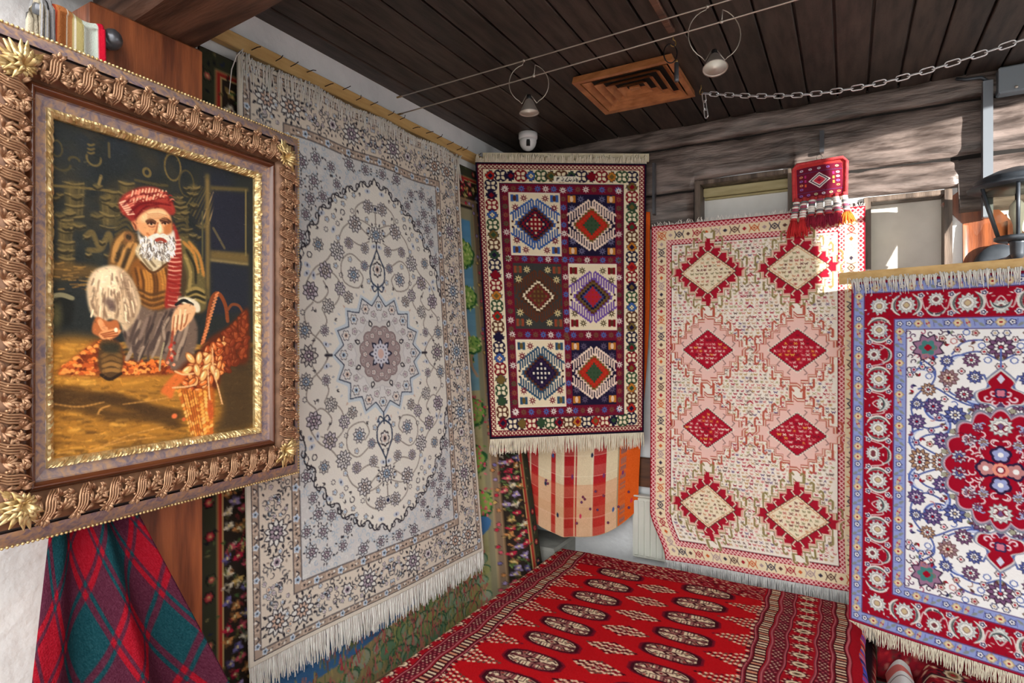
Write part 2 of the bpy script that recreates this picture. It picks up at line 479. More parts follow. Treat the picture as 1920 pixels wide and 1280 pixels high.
# the log wall above the windows: hewn logs with uneven seams
def log(x0, x1, zb, zt, seed, y=YB, back=0.19, cuts=(), bulge=0.018, n=70):
    xs = sorted(set(list(np.linspace(x0, x1, n)) + [c + e for c in cuts for e in (-0.0015, 0.0015)]))
    prof = [(back, 0.0), (0.03, 0.0), (0.008, 0.03), (0.0, 0.12), (0.0, 0.35), (0.0, 0.62), (0.0, 0.86), (0.008, 0.97), (0.03, 1.0), (back, 1.0)]
    V = []; F = []; k = len(prof)
    for x in xs:
        b = zb(x); t = zt(x)
        b += 0.005 * mnoise.noise((x * 3.1, seed, 0.3)); t += 0.005 * mnoise.noise((x * 3.1, seed - 1, 0.3))
        for dy, f in prof:
            nz = 0.0 if dy >= back else -bulge * 0.8 + bulge * mnoise.noise((x * 4.3, f * 2.0 + seed * 3, 1.2)) + 0.006 * mnoise.noise((x * 17, f * 6, seed))
            V.append((x, y + dy + nz, b + (t - b) * f))
    m_ = len(xs)
    for i in range(m_ - 1):
        for j in range(k - 1): F.append((i*k + j, (i+1)*k + j, (i+1)*k + j + 1, i*k + j + 1))
    F.append(tuple(range(k - 1, -1, -1))); F.append(tuple((m_-1)*k + j for j in range(k)))
    return MB().add(V, F)
part('seam_backing', MB().box((0, YB + 0.004, 2.20), (W1[0], YB + 0.0115, 2.7)).box((W1[0], YB + 0.004, 2.43), (W1[1], YB + 0.0115, 2.7)).box((W1[1], YB + 0.004, 2.25), (3.44, YB + 0.0115, 2.7)), mat('dark_seam_backing', (20, 16, 14), rough=0.95), wall_back)  # dark sheet behind the logs that keeps their seams dark
part('log', log(-0.02, 3.44, lambda x: 2.606, lambda x: 2.71, 1.0, y=YB - 0.012), M_LOG, wall_back, True)
part('log', log(-0.02, 3.44, lambda x: 2.42 if W1[0] < x < W1[1] else 2.371, lambda x: 2.602, 2.0, cuts=W1[:2]), M_LOG, wall_back, True)
part('log', log(-0.02, W1[0], lambda x: 2.195, lambda x: 2.367, 3.0, y=YB - 0.006, n=30), M_LOG, wall_back, True)
part('log', log(W1[1], 3.44, lambda x: 2.245 if x < 2.14 else 2.13, lambda x: 2.367, 4.0, y=YB + 0.004, n=50, cuts=(2.14,)), M_LOG, wall_back, True)
part('post', log(W1[1] + 0.005, W2[0] - 0.005, lambda x: 0.6, lambda x: 2.24, 5.0, y=YB - 0.008, n=8, bulge=0.006), M_LOG, wall_back, True)
part('post', log(2.155, 2.30, lambda x: 0.5, lambda x: 2.13, 6.0, y=YB - 0.008, n=8, bulge=0.006), M_REDWOOD, wall_back, True)
br = MB(); br.box((0, -0.06, -0.035), (0.46, 0.06, 0.0), M=basis((0.62, 0, -0.78), (0.78, 0, 0.62), (2.13, YB - 0.001, 2.22)))
part('brace', br, M_REDWOOD, wall_back)

M_JAMB = mat('dark_jamb', (70, 58, 50), (122, 106, 94), rough=0.5, scale=7, stretch=(5, 5, 0.8), bump=(40, 0.3, 0.004))
M_SASH = mat('yellowed_sash', (196, 184, 140), (170, 156, 112), rough=0.55, scale=8, stretch=(0.8, 5, 5), bump=(50, 0.15, 0.002))
M_BLIND = mat('painted_board', (236, 236, 234), (222, 221, 217), rough=0.8, scale=6, bump=(14, 0.25, 0.006))
M_BLIND2 = mat('beige_paper_board', (228, 222, 212), (206, 200, 190), rough=0.8, scale=5, bump=(9, 0.5, 0.012))
def window(name, W, pane_y, paneM, sash):
    x0, x1, z0, z1 = W
    o = structure(name, MB().box((x0 + 0.002, pane_y, z0), (x1 - 0.002, pane_y + 0.02, z1 - 0.002)), paneM)
    part('jamb', MB().box((x0 + 0.001, YB - 0.004, z0), (x0 + 0.028, pane_y, z1 - 0.002), b=0.004), M_JAMB, o)
    part('jamb', MB().box((x1 - 0.028, YB - 0.010, z0), (x1 - 0.001, pane_y, z1 - 0.002), b=0.004), M_JAMB, o)
    part('lintel', MB().box((x0 + 0.028, YB - 0.002, z1 - 0.026), (x1 - 0.028, pane_y, z1 - 0.002), b=0.004), M_JAMB, o)
    if sash:
        part('sash', MB().box((x0 + 0.03, pane_y - 0.03, z1 - 0.075), (x1 - 0.03, pane_y - 0.001, z1 - 0.028), b=0.005), M_SASH, o)
        part('sash_bead', MB().box((x0 + 0.03, pane_y - 0.016, z1 - 0.088), (x1 - 0.03, pane_y - 0.001, z1 - 0.077), b=0.003), M_SASH, o)
    return o
window('window_1', W1, YB + 0.10, M_BLIND, True)
window('window_2', W2, YB + 0.09, M_BLIND2, False)

# plinth under the windows and the brown board on the wall
single('stone_plinth', MB().box((0.40, 2.90, 0), (3.44, YB + 0.011, 0.41), b=0.008), M_STONE, 'low grey stone plinth along the foot of the log wall', 'plinth', (1.9, 2.97, 0))
single('corner_ledge', MB().box((0.002, 2.80, 0), (0.395, YB + 0.011, 0.50), b=0.012), M_STONE, 'small grey stone ledge in the corner below the checked kilim', 'ledge', (0.2, 2.85, 0))
single('wall_board', MB().box((0.45, YB - 0.02, 0.83), (1.5, YB + 0.011, 0.985), b=0.005), mat('brown_board', (104, 62, 34), (70, 40, 22), rough=0.35, scale=6, stretch=(0.7, 5, 6), coat=0.3), 'brown varnished board fixed across the wall above the radiator', 'board', (0.97, YB, 0.83))

# the post by the left wall and the beam it carries
single('wooden_post', MB().box((0.002, 0.70, 0), (0.20, 0.975, 2.40), b=0.006), M_REDWOOD, 'orange-brown varnished wooden post behind the gilt picture frame', 'post', (0.1, 0.84, 0))
def beam(lo, hi, seed):
    n = 40; V = []; F = []
    for i in range(n):
        x = lo[0] + (hi[0] - lo[0]) * i / (n - 1)
        for (y, z) in ((lo[1] + 0.02, lo[2]), (hi[1] - 0.02, lo[2]), (hi[1], lo[2] + 0.02), (hi[1], hi[2] - 0.01), (hi[1] - 0.02, hi[2]), (lo[1] + 0.02, hi[2]), (lo[1], hi[2] - 0.01), (lo[1], lo[2] + 0.02)):
            V.append((x, y - 0.085 * x + 0.008 * mnoise.noise((x * 3, y * 4, seed)), z + (0.008 * mnoise.noise((x * 2.6, z * 5, seed + 4)) if z < hi[2] - 0.05 else 0)))
    for i in range(n - 1):
        for j in range(8): F.append((i*8 + j, i*8 + (j+1) % 8, (i+1)*8 + (j+1) % 8, (i+1)*8 + j))
    F.append(tuple(range(7, -1, -1))); F.append(tuple((n-1)*8 + j for j in range(8)))
    return MB().add(V, F)
single('ceiling_beam', beam((0.002, 0.80, 2.405), (3.44, 1.00, CEIL - 0.004), 1), M_BEAM, 'thick reddish brown beam crossing under the ceiling boards', 'beam', (1.7, 0.9, 2.4), smooth=False)
single('corbel', MB().box((0.002, 0.52, 2.47), (0.44, 0.72, CEIL - 0.005), b=0.012), M_GREYWOOD, 'short grey weathered timber beside the reddish beam above the picture', 'corbel', (0.2, 0.66, 2.47))
# ------------------------------------------------------------------ carpets on the left wall
M_WOOL = woven('wool_pile')
M_FLAT = woven('flat_weave', 300, 0.6)
M_FRINGE = mat('cotton_fringe', (240, 238, 232), (226, 222, 214), rough=0.9, scale=40, sheen=0.2)
M_FRINGE_G = mat('grey_cotton_fringe', (228, 228, 226), (204, 204, 204), rough=0.9, scale=40, sheen=0.2)

INK = (52, 50, 58); NAVY = (48, 56, 84)
def dye_nain(nx=380):
    D = Dye(122, 194, nx, (226, 218, 203)); rg = random.Random(11)
    CRM = (224, 215, 200); TAN = (178, 160, 144); BLU = (196, 208, 216); WHT = (233, 233, 228); SKY = (168, 192, 214); MAU = (176, 160, 172); GRY = (158, 152, 144)
    def guard(x0, x1):
        D.rect(x0, x0, 122 - x0, 194 - x0, INK); D.rect(x0 + .35, x0 + .35, 122 - x0 - .35, 194 - x0 - .35, TAN)
        D.rect(x1 - .35, x1 - .35, 122 - x1 + .35, 194 - x1 + .35, INK); D.rect(x1, x1, 122 - x1, 194 - x1, CRM)
        m = (x0 + x1) / 2; r = (x1 - x0) * .36
        def run(px, py, i, vert):
            D.lobed(px, py, r * 1.15, 5, (228, 236, 244) if i % 2 == 0 else (214, 196, 178), .35)
            D.lobed(px, py, r * .8, 5, SKY if i % 2 == 0 else TAN, .3); D.oval(px, py, r * .32, r * .32, INK)
            ox, oy = (0, 2.6) if vert else (2.6, 0)
            D.line(spline([(px - .4 + ox * .6, py + oy * .6 - .3), (px + .6 + ox * .8, py + oy * .8), (px - .5 + ox * 1.2, py + oy * 1.2)], 4), .4, INK)
            D.leaf(px + ox, py + oy, 1.3, .9, rg.uniform(0, 6), (240, 236, 226))
        n = 0
        for y in np.arange(m + 2.6, 97, 5.2): run(m, y, n, True); n += 1
        for x in np.arange(m + 2.6, 61, 5.2): run(x, m, n, False); n += 1
    guard(1.6, 4.4)
    # main border
    def leaves(x, y, a, n, l, c):
        for i in range(n):
            f = i / max(1, n - 1)
            for sd in (-1, 1): D.leaf(x + math.cos(a) * l * f, y + math.sin(a) * l * f, l * .45, l * .17, a + sd * .8, c)
    def palm(x, y, r, rot, tint):
        for k in range(9):
            a = rot + (k - 4) * .5 + math.pi; D.leaf(x + math.cos(a) * r * .85, y + math.sin(a) * r * .85, r * .36, r * .18, a + rg.uniform(-.3, .3), INK)
        D.bloom(x, y, r * .9, 10, INK, WHT, tint, WHT, rot)
    def border_run(P, vert):
        for i, (x, y) in enumerate(P):
            k = i % 3
            if k == 0: palm(x, y, 5.6, rg.choice((0, 1.57, 3.14)), rg.choice((SKY, MAU, (214, 186, 166))))
            elif k == 1:
                for q in range(11):
                    a = q * .57; rr = 1.2 + q * .36
                    D.flower(x + math.cos(a) * rr, y + math.sin(a) * rr, .85, 5, [INK, WHT, SKY if q % 2 else MAU], .3)
                leaves(x - 4, y - 4.2, .6, 4, 4, (84, 88, 94)); leaves(x + 4, y + 4.2, 3.8, 4, 4, INK)
            else:
                D.flower(x, y, 2.6, 6, [INK, WHT, MAU, INK], .3)
                for a in (.5, 2.2, 3.7, 5.3): leaves(x + 2.4 * math.cos(a), y + 2.4 * math.sin(a), a, 3, 3.4, INK if a < 3 else (104, 104, 106))
    mb = 10.6
    border_run([(mb, y) for y in np.arange(mb, 97, 9.6)], True); border_run([(x, mb) for x in np.arange(mb + 9.6, 61, 9.6)], False)
    for x, y in scatter(rg, 5, 5, 16.4, 97, 2.1, 900) + scatter(rg, 17, 5, 61, 16.4, 2.1, 700):
        k = rg.random()
        if abs(D.a[min(D.H-1, int(y * D.k)), int(x * D.k)].mean() - .84) > .05: continue
        if k < .45: D.leaf(x, y, 1.4, .7, rg.uniform(0, 6.3), rg.choice((INK, INK, (120, 116, 112), (150, 138, 126))))
        elif k < .8: D.flower(x, y, .95, 5, [INK, WHT, rg.choice((SKY, MAU, (206, 170, 140)))], .3)
        else: D.line(arc(x, y, .9, rg.uniform(0, 6), rg.uniform(7, 10), 8), .28, INK)
    guard(16.8, 20.4)
    # field and blue corners
    F0 = 20.4
    D.rect(F0, F0, 122 - F0, 194 - F0, (234, 233, 224))  # dark sheet, its colour stands in for the shade between the louvres
    edge = [(20.4, 72), (23, 66), (22.6, 60), (27, 57), (26.5, 51), (31, 49.5), (32, 43.5), (37, 42.5), (38.5, 37), (43.5, 37), (46, 32), (50.5, 33), (53.5, 28.5), (57.5, 30), (61, 26)]
    E = spline(edge, 8)
    D.poly(np.vstack([E, [(61, F0), (F0, F0)]]), (214, 216, 215))
    inside_blue = lambda x, y: y < np.interp(x, E[:, 0], E[:, 1]) - 1.2
    for x, y in scatter(rg, F0 + .6, F0 + .6, 61, 70, 1.7, 1500, inside_blue):
        a0 = rg.uniform(0, 6.3); D.line(arc(x, y, 1.0, a0, a0 + 4.6, 9, 1, .4), .34, rg.choice(((166, 188, 204), (182, 200, 212), (228, 230, 228))))
    D.line(E, .55, INK)
    for i in range(4, len(E) - 4, 8):
        x, y = E[i]; D.line(arc(x, y, 1.6, 2.2, 6.8, 12, 1, .5), .5, INK)
    for x, y in scatter(rg, F0 + 2, F0 + 2, 60, 68, 6.0, 300, lambda x, y: inside_blue(x + 1, y + 2)):
        D.bloom(x, y, rg.uniform(1.9, 2.9), 7, INK, (220, 226, 230), MAU, WHT)
        for k in range(5):
            a = rg.uniform(0, 6.3); D.leaf(x + 2.7 * math.cos(a), y + 2.7 * math.sin(a), 1.3, .6, a, INK)
    # vines of the cream ground with palmettes
    field = lambda x, y: y > np.interp(x, E[:, 0], E[:, 1]) + 1.5 and math.hypot(x - 61, y - 97) > 26.5 and x < 60
    vines = [[(61, 60), (55, 62), (47, 58), (42, 62), (43, 69), (50, 71), (53, 67), (51, 64)], [(61, 47), (52, 44), (44, 48), (40, 55), (35, 62), (29, 66), (25, 73), (30, 78), (35, 74), (33, 70)],
             [(61, 38), (56, 36), (50, 40), (52, 46), (57, 50)], [(35, 97), (31, 92), (26, 88), (24, 82), (28, 78)], [(25, 97), (29, 90), (34, 85), (32, 80)], [(46, 52), (52, 54), (57, 52)], [(30, 68), (36, 66), (41, 70), (40, 76), (36, 80)]]
    for v in vines:
        D.line(spline(v, 8), .55, GRY)
    taken = []
    for (x, y, r) in [(49.5, 46, 3.6), (40, 58, 3.7), (48, 66, 3.2), (34, 66, 3.4), (27, 74, 3.6), (35, 79, 3.0), (24, 88, 3.2), (57, 38, 3.0), (41, 72, 2.8), (54.5, 55, 2.4), (31, 57, 2.6), (45, 75, 2.6), (25.5, 97, 4.2), (46, 54, 2.4), (54, 62, 2.2), (33, 88, 2.2)]:
        D.bloom(x, y, r * 1.05, rg.choice((8, 9, 10)), INK, rg.choice(((226, 226, 226), (210, 204, 212), (216, 214, 206))), rg.choice((MAU, (200, 190, 182), SKY, WHT)), WHT, rg.uniform(0, 1))
        taken += [(x + dx, y + dy) for dx in (-2, 0, 2) for dy in (-2, 0, 2)]
    for x, y in scatter(rg, F0 + 1, 26, 60, 97, 2.9, 900, field, taken):
        k = rg.random()
        if k < .3: D.flower(x, y, 1.2, 5, [INK, WHT, SKY], .36)
        elif k < .5:
            for q in range(7): D.oval(x + .85 * math.cos(q * .9), y + .85 * math.sin(q * .9), .24, .24, INK)
        elif k < .75:
            a = rg.uniform(0, 6.3); D.leaf(x, y, 1.7, .7, a, INK); D.leaf(x, y, 1.5, .6, a + .8, (120, 118, 116))
        elif k < .9: D.oval(x, y, .9, 1.6, (190, 204, 222), rg.uniform(0, 3), .7); D.oval(x, y, .35, .5, NAVY)
        else: D.line(arc(x, y, 1.1, rg.uniform(0, 6), rg.uniform(7, 9), 8), .35, INK)
    # medallion and its finials
    cx, cy = 61, 97
    for k in range(40):
        a = k * 2 * math.pi / 40; D.leaf(cx + 25.2 * math.cos(a), cy + 25.2 * math.sin(a), 1.6, .7, a, rg.choice(((196, 208, 216), (164, 170, 176), (206, 182, 166))))
    D.lobed(cx, cy, 25.4, 16, (204, 218, 226), .15, 0, 1, True); D.lobed(cx, cy, 24.0, 16, (64, 76, 96), .17, 0, 1, True); D.lobed(cx, cy, 23.3, 16, (222, 223, 222), .17, 0, 1, True)
    for k in range(16):
        a = k * math.pi / 8
        D.flower(cx + 19.3 * math.cos(a), cy + 19.3 * math.sin(a), 2.2, 6, [(106, 104, 110), WHT, (216, 196, 184) if k % 2 else SKY, INK], .32)
        a += math.pi / 16; D.flower(cx + 16.2 * math.cos(a), cy + 16.2 * math.sin(a), 1.5, 5, [(110, 104, 106), WHT, MAU], .3)
        D.line(arc(cx + 14 * math.cos(a), cy + 14 * math.sin(a), 1.6, a, a + 4, 10), .35, (176, 176, 178))
    D.lobed(cx, cy, 14.6, 8, (196, 196, 198), .12, .39); D.lobed(cx, cy, 14.2, 8, (214, 214, 212), .12, .39)
    for k in range(8):
        a = k * math.pi / 4 + .39; D.leaf(cx + 11.6 * math.cos(a), cy + 11.6 * math.sin(a), 3.2, 2.2, a, INK); D.leaf(cx + 12.2 * math.cos(a), cy + 12.2 * math.sin(a), 1.7, 1.1, a, WHT)
    D.lobed(cx, cy, 11.6, 12, (120, 104, 106), .1, .26); D.lobed(cx, cy, 11.2, 12, (164, 148, 148), .1, .26)
    for k in range(12):
        a = k * math.pi / 6; D.flower(cx + 8.4 * math.cos(a), cy + 8.4 * math.sin(a), 1.35, 5, [(96, 86, 90), WHT, (190, 170, 168)], .34)
        D.flower(cx + 9.9 * math.cos(a + .26), cy + 9.9 * math.sin(a + .26), .8, 5, [WHT, (150, 136, 138)], .3)
    for k in range(8):
        a = k * math.pi / 4; D.leaf(cx + 3.2 * math.cos(a), cy + 3.2 * math.sin(a), 3.4, 2.6, a, (44, 46, 66)); D.leaf(cx + 3.7 * math.cos(a), cy + 3.7 * math.sin(a), 1.9, 1.2, a, (196, 200, 218))
    D.lobed(cx, cy, 4.3, 12, (214, 216, 226), .1)
    for k in range(12): D.oval(cx + 3 * math.cos(k * .5236), cy + 3 * math.sin(k * .5236), .38, .38, (90, 90, 110))
    D.oval(cx, cy, 1.6, 2.0, (216, 186, 178))
    D.line([(cx, 73), (cx, 69)], .7, (64, 76, 96)); D.line(spline([(cx, 70.5), (57.6, 68), (57, 63), (59, 59), (cx, 55)], 6), .7, (64, 76, 96)); D.flower(61, 63, 2.6, 8, [INK, WHT, (206, 188, 178), INK], .25, 0, 1.3)
    D.line(spline([(cx, 70.5), (59, 72), (57.5, 70)], 5), .6, (64, 76, 96)); palm(61, 49, 4.4, 1.57, SKY); D.line([(cx, 55), (cx, 52)], .8, INK); D.line([(cx, 45), (cx, 40)], .5, GRY); D.flower(61, 38.5, 1.8, 6, [INK, WHT, NAVY], .3)
    D.line([(36, 97), (33, 97)], 1.0, INK)
    D.mirror4(); return D.done()

def nain_surf(u, v):
    return (0.055 + v ** 1.2 * (0.057 + 0.096 * u) + 0.006 * np.sin(u * 9 + v * 3) * v, 1.187 + 1.216 * u, 2.52 - 1.945 * v + 0.012 * u * v - 0.006 * np.sin(u * 20) * (1 - v) ** 3)
t = thing('floral_carpet', 'tall cream and pale blue floral carpet with central star medallion', 'carpet', (0.1, 1.8, 0.5))
cloth('pile', dye_nain(), nain_surf, t, M_WOOL, 0.009, relief=0.0004)
def edge_of(f, v, dx=0.0, dz=0.0):
    def e(s):
        p = f(np.array(s), np.array(v)); return np.array([float(p[0]) + dx, float(p[1]), float(p[2]) + dz])
    return e
fringe('fringe', t, edge_of(nain_surf, 1.0, -0.004), 620, M_FRINGE, 0.088, (0.02, 0.0, -1), (1, 0, 0), 2, 0.0023)
def flop(f): return np.array([0.016 * math.sin(min(1, f * 2.2) * 3.0) + 0.006 * f, 0, 0.014 * math.sin(f * 3.1) - 0.105 * f * f])
fringe('fringe', t, edge_of(nain_surf, 0.0, -0.004), 300, M_FRINGE, 0.105, (0, 0, -1), (1, 0, 0), 3, 0.0022, 0.9, 0.22, flop, 0.05, lambda t: 0.35 + 0.85 * abs(mnoise.noise((t * 9, 3.3, 0.5))) + (0.5 if t < .03 or t > .97 else 0))

def dye_pictorial(nx=330):
    D = Dye(167, 246, nx, (48, 42, 36)); rg = random.Random(3)
    # landscape
    D.rect(22, 22, 147, 246, (146, 140, 112))
    rows = []
    for y in range(28, 215, 3):
        f = (y - 28) / 190
        c = np.array((92, 146, 184)) * (1 - f) + np.array((150, 170, 150)) * f if f < .45 else np.array((190, 176, 136)) * (1 - f) + np.array((160, 158, 112)) * f
        D.rect(22, y, 144, y + 3, tuple(c + rg.uniform(-6, 6)))
    # trunks and rounded crowns of trees
    for x, y, r, s in [(136, 46, 10, 0), (128, 74, 9, 0), (138, 68, 8, 0), (133, 98, 9, 1), (141, 92, 6, 0), (126, 112, 8, 0), (136, 126, 11, 2), (134, 150, 12, 2), (128, 166, 9, 2), (138, 172, 10, 2), (124, 188, 9, 1), (40, 60, 10, 0), (44, 90, 10, 1), (42, 130, 11, 2), (42, 170, 10, 2), (60, 80, 11, 0), (80, 70, 11, 1), (75, 110, 10, 2), (60, 150, 10, 2), (90, 150, 11, 1)]:
        D.line(spline([(x + 2, y + r * 2.6), (x - 1, y + r * 1.6), (x, y)], 6), 1.5, (176, 146, 118))
        D.lobed(x, y, r, 9, (44, 92, 54), .1, rg.uniform(0, 1), .8); D.lobed(x, y - .6, r * .88, 9, (136, 172, 84), .1, 0, .8)
        for q, w_ in scatter(rg, x - r * .85, y - r * .7, x + r * .85, y + r * .65, 1.3, 300):
            c = rg.choice(((196, 214, 130), (70, 118, 58), (214, 216, 150))) if s == 0 else rg.choice(((196, 84, 92), (204, 120, 116), (120, 148, 78), (172, 160, 92)) if s == 1 else ((216, 62, 96), (226, 110, 126), (166, 160, 96), (110, 150, 76)))
            D.leaf(q, w_, 1.9, 1.0, rg.uniform(0, 6.3), c)
    for x, y in scatter(rg, 24, 120, 142, 214, 1.7, 2200): D.line([(x, y), (x + rg.uniform(-.7, .7), y - rg.uniform(1.2, 3.2))], .4, rg.choice(((96, 88, 70), (178, 166, 130), (150, 120, 110), (108, 122, 80), (140, 124, 140))), .7)
    # river and near bank with mounds
    riv = np.array([(22, 196), (55, 194), (84, 190), (112, 184), (142, 178), (142, 187), (116, 197), (90, 205), (60, 211), (22, 214)])
    D.poly(spline(riv, 5, True), (74, 122, 172))
    for k in range(70):
        x = rg.uniform(32, 115); y = 204 - (x - 30) * .2 + rg.uniform(-6, 6); D.line([(x, y), (x + rg.uniform(3, 7), y - 1.0)], .35, rg.choice(((52, 96, 146), (112, 152, 190))), .8)
    D.poly([(22, 214), (60, 211), (90, 205), (116, 197), (142, 187), (142, 246), (22, 246)], (166, 150, 108))
    for k in range(150):
        x = rg.uniform(24, 142); y = 214 - (x - 30) * .2 + k * .17 + rg.uniform(-1, 3)
        r = rg.uniform(2.6, 5.2); D.oval(x, y + 3, r, r * .8, (60, 104, 78)); D.oval(x, y + 3.3, r * .9, r * .72, rg.choice(((132, 160, 104), (146, 170, 140), (166, 166, 106), (112, 150, 116), (170, 176, 150))))
        for j in range(4): D.line([(x + rg.uniform(-r * .6, r * .6), y + 4), (x + rg.uniform(-r * .7, r * .7), y - rg.uniform(0, 2.5))], .45, rg.choice(((204, 72, 84), (216, 120, 120), (150, 160, 96), (184, 168, 112), (90, 110, 70))))
    for x, y in scatter(rg, 24, 205, 142, 232, 2.4, 1500, lambda x, y: y > 218 - (x - 30) * .2):
        D.line([(x, y), (x + rg.uniform(-1, 1), y - rg.uniform(1.5, 3.5))], .5, rg.choice(((206, 130, 110), (196, 170, 110), (120, 130, 80), (206, 84, 96))))
    for k in range(120):
        x = rg.uniform(31, 121); y = 214 - (x - 30) * .24 + rg.uniform(-2, 3); D.line([(x, y), (x + rg.uniform(-1, 1), y - rg.uniform(2, 4.5))], .55, rg.choice(((196, 128, 108), (170, 160, 100), (120, 130, 80), (150, 90, 70))))
    # floral borders on all sides: outer dark guard, red and gold lines, main band of flowers
    def frame(x0, x1, c):
        for r_ in ((x0, x0, x1, 246 - x0), (167 - x1, x0, 167 - x0, 246 - x0), (x0, x0, 167 - x0, x1), (x0, 246 - x1, 167 - x0, 246 - x0)): D.rect(*r_, c)
    frame(0, .8, (70, 64, 56)); frame(.8, 5.2, (60, 62, 48)); frame(5.2, 5.8, (178, 150, 96)); frame(5.8, 7, (164, 52, 44)); frame(7, 7.5, (190, 162, 108)); frame(7.5, 17, (50, 42, 36)); frame(17, 17.5, (176, 140, 100)); frame(17.5, 20, (134, 112, 92)); frame(20, 20.5, (190, 160, 118))
    band = lambda a, b: (lambda x, y: a < min(x, 167 - x, y, 246 - y) < b)
    FL = [(196, 44, 72), (214, 92, 108), (168, 148, 196), (120, 112, 170), (212, 176, 104), (206, 140, 84), (226, 214, 190), (96, 132, 70), (128, 158, 84), (152, 164, 104), (84, 120, 66)]
    for x, y in scatter(rg, 7, 7, 160, 239, 3.3, 26000, band(8.8, 15.8)):
        c = rg.choice(FL[:7])
        for k in range(5): a = k * 1.257 + rg.random(); D.leaf(x, y, rg.uniform(1.6, 2.6), 1.5, a, tuple(int(q * (.6 if k % 2 else 1)) for q in c))
        D.oval(x, y, .5, .5, (226, 206, 150))
    for x, y in scatter(rg, 7, 7, 160, 239, 1.75, 40000, band(7.9, 16.7)):
        if rg.random() < .62:
            a = rg.uniform(0, 6.3); c = rg.choice(FL[4:] + [(112, 104, 60), (70, 100, 70), (44, 36, 34), (150, 60, 60)]); D.leaf(x, y, rg.uniform(1.8, 3.4), 1.0, a, c); D.line([(x, y), (x + 2 * math.cos(a), y + 2 * math.sin(a))], .2, (36, 30, 26))
    for x, y in scatter(rg, 1, 1, 166, 245, 5.0, 4000, band(2.6, 3.6)):
        D.flower(x, y, 1.9, 6, [(28, 26, 30), rg.choice(((150, 42, 52), (46, 52, 78), (84, 92, 60), (160, 60, 60))), (190, 80, 80), (210, 180, 120)], .25)
    for x, y in scatter(rg, 1, 1, 166, 245, 1.8, 5000, band(1.3, 4.7)):
        if rg.random() < .6: D.leaf(x, y, 2.0, .8, rg.uniform(0, 6.3), rg.choice(((86, 96, 60), (30, 30, 40), (120, 110, 76), (44, 50, 72))))
    for x, y in scatter(rg, 17, 17, 150, 229, 2.0, 8000, band(18, 19.7)): D.flower(x, y, 1.1, 5, [(60, 46, 40), rg.choice(FL[:6])], .3)
    return D.done()
def pict_surf(u, v):
    y = 1.075 + 1.67 * u; z = 2.50 - 2.46 * v; tt = np.clip((2.5 - z) / 1.95, 0, 1.15)
    lean = 0.012 + 0.088 * np.clip((y - 1.19) / 1.21, 0, 1.2) + 0.185 * sstep((y - 2.45) / 0.27)
    return (0.028 + tt * lean, y, z)
t = thing('pictorial_carpet', 'large pictorial carpet with trees, blue river and dense flower border', 'carpet', (0.05, 1.8, 0.2))
cloth('pile', dye_pictorial(), pict_surf, t, M_WOOL, 0.009)
rm = MB(); rm.box((0.003, 1.10, 2.545), (0.033, YB - 0.03, 2.592), b=0.003)
rail = thing('hanging_rail', 'long pale wooden lath with nails along the left wall', 'rail', (0.02, 2.0, 2.54))
part('lath', rm, M_PALEWOOD, rail)
M_IRON = mat('dark_iron', (34, 34, 38), rough=0.5, metal=0.8)
nm = MB().tube([(0, 0, 0), (0.03, 0.0, 0.004), (0.034, 0.006, 0.012)], 0.0016, 5).mesh('nail'); nm.materials.append(M_IRON)
rng = random.Random(8)
for i in range(22):
    o = bpy.data.objects.new('nail', nm); link(o, rail); o.location = (0.012, 1.16 + i * 0.083 - 2.0 + rng.uniform(-.02, .02), 0.03 + rng.uniform(-.012, .012)); o.rotation_euler = (rng.uniform(-1, 1), 0, 0)
# ------------------------------------------------------------------ carpets across the corner and on the log wall
def quad(TL, TR, BL, BR, bow=0.0, wave=0.0, ph=0.0):
    TL, TR, BL, BR = [np.array(p, float) for p in (TL, TR, BL, BR)]
    nrm = np.cross(BL - TL, TR - TL); nrm /= np.linalg.norm(nrm)
    def f(u, v):
        u = np.asarray(u, float); v = np.asarray(v, float)
        P = (TL * (1 - u)[..., None] + TR * u[..., None]) * (1 - v)[..., None] + (BL * (1 - u)[..., None] + BR * u[..., None]) * v[..., None]
        d = bow * 4 * v * (1 - v) + wave * np.sin(u * 7 + ph) * v
        P = P + nrm * d[..., None]
        return P[..., 0], P[..., 1], P[..., 2]
    return f, nrm
def edge_v(f, v, off=(0, 0, 0)):
    off = np.array(off, float)
    def e(s): return np.array([float(q) for q in f(np.array(s), np.array(v))]) + off
    return e

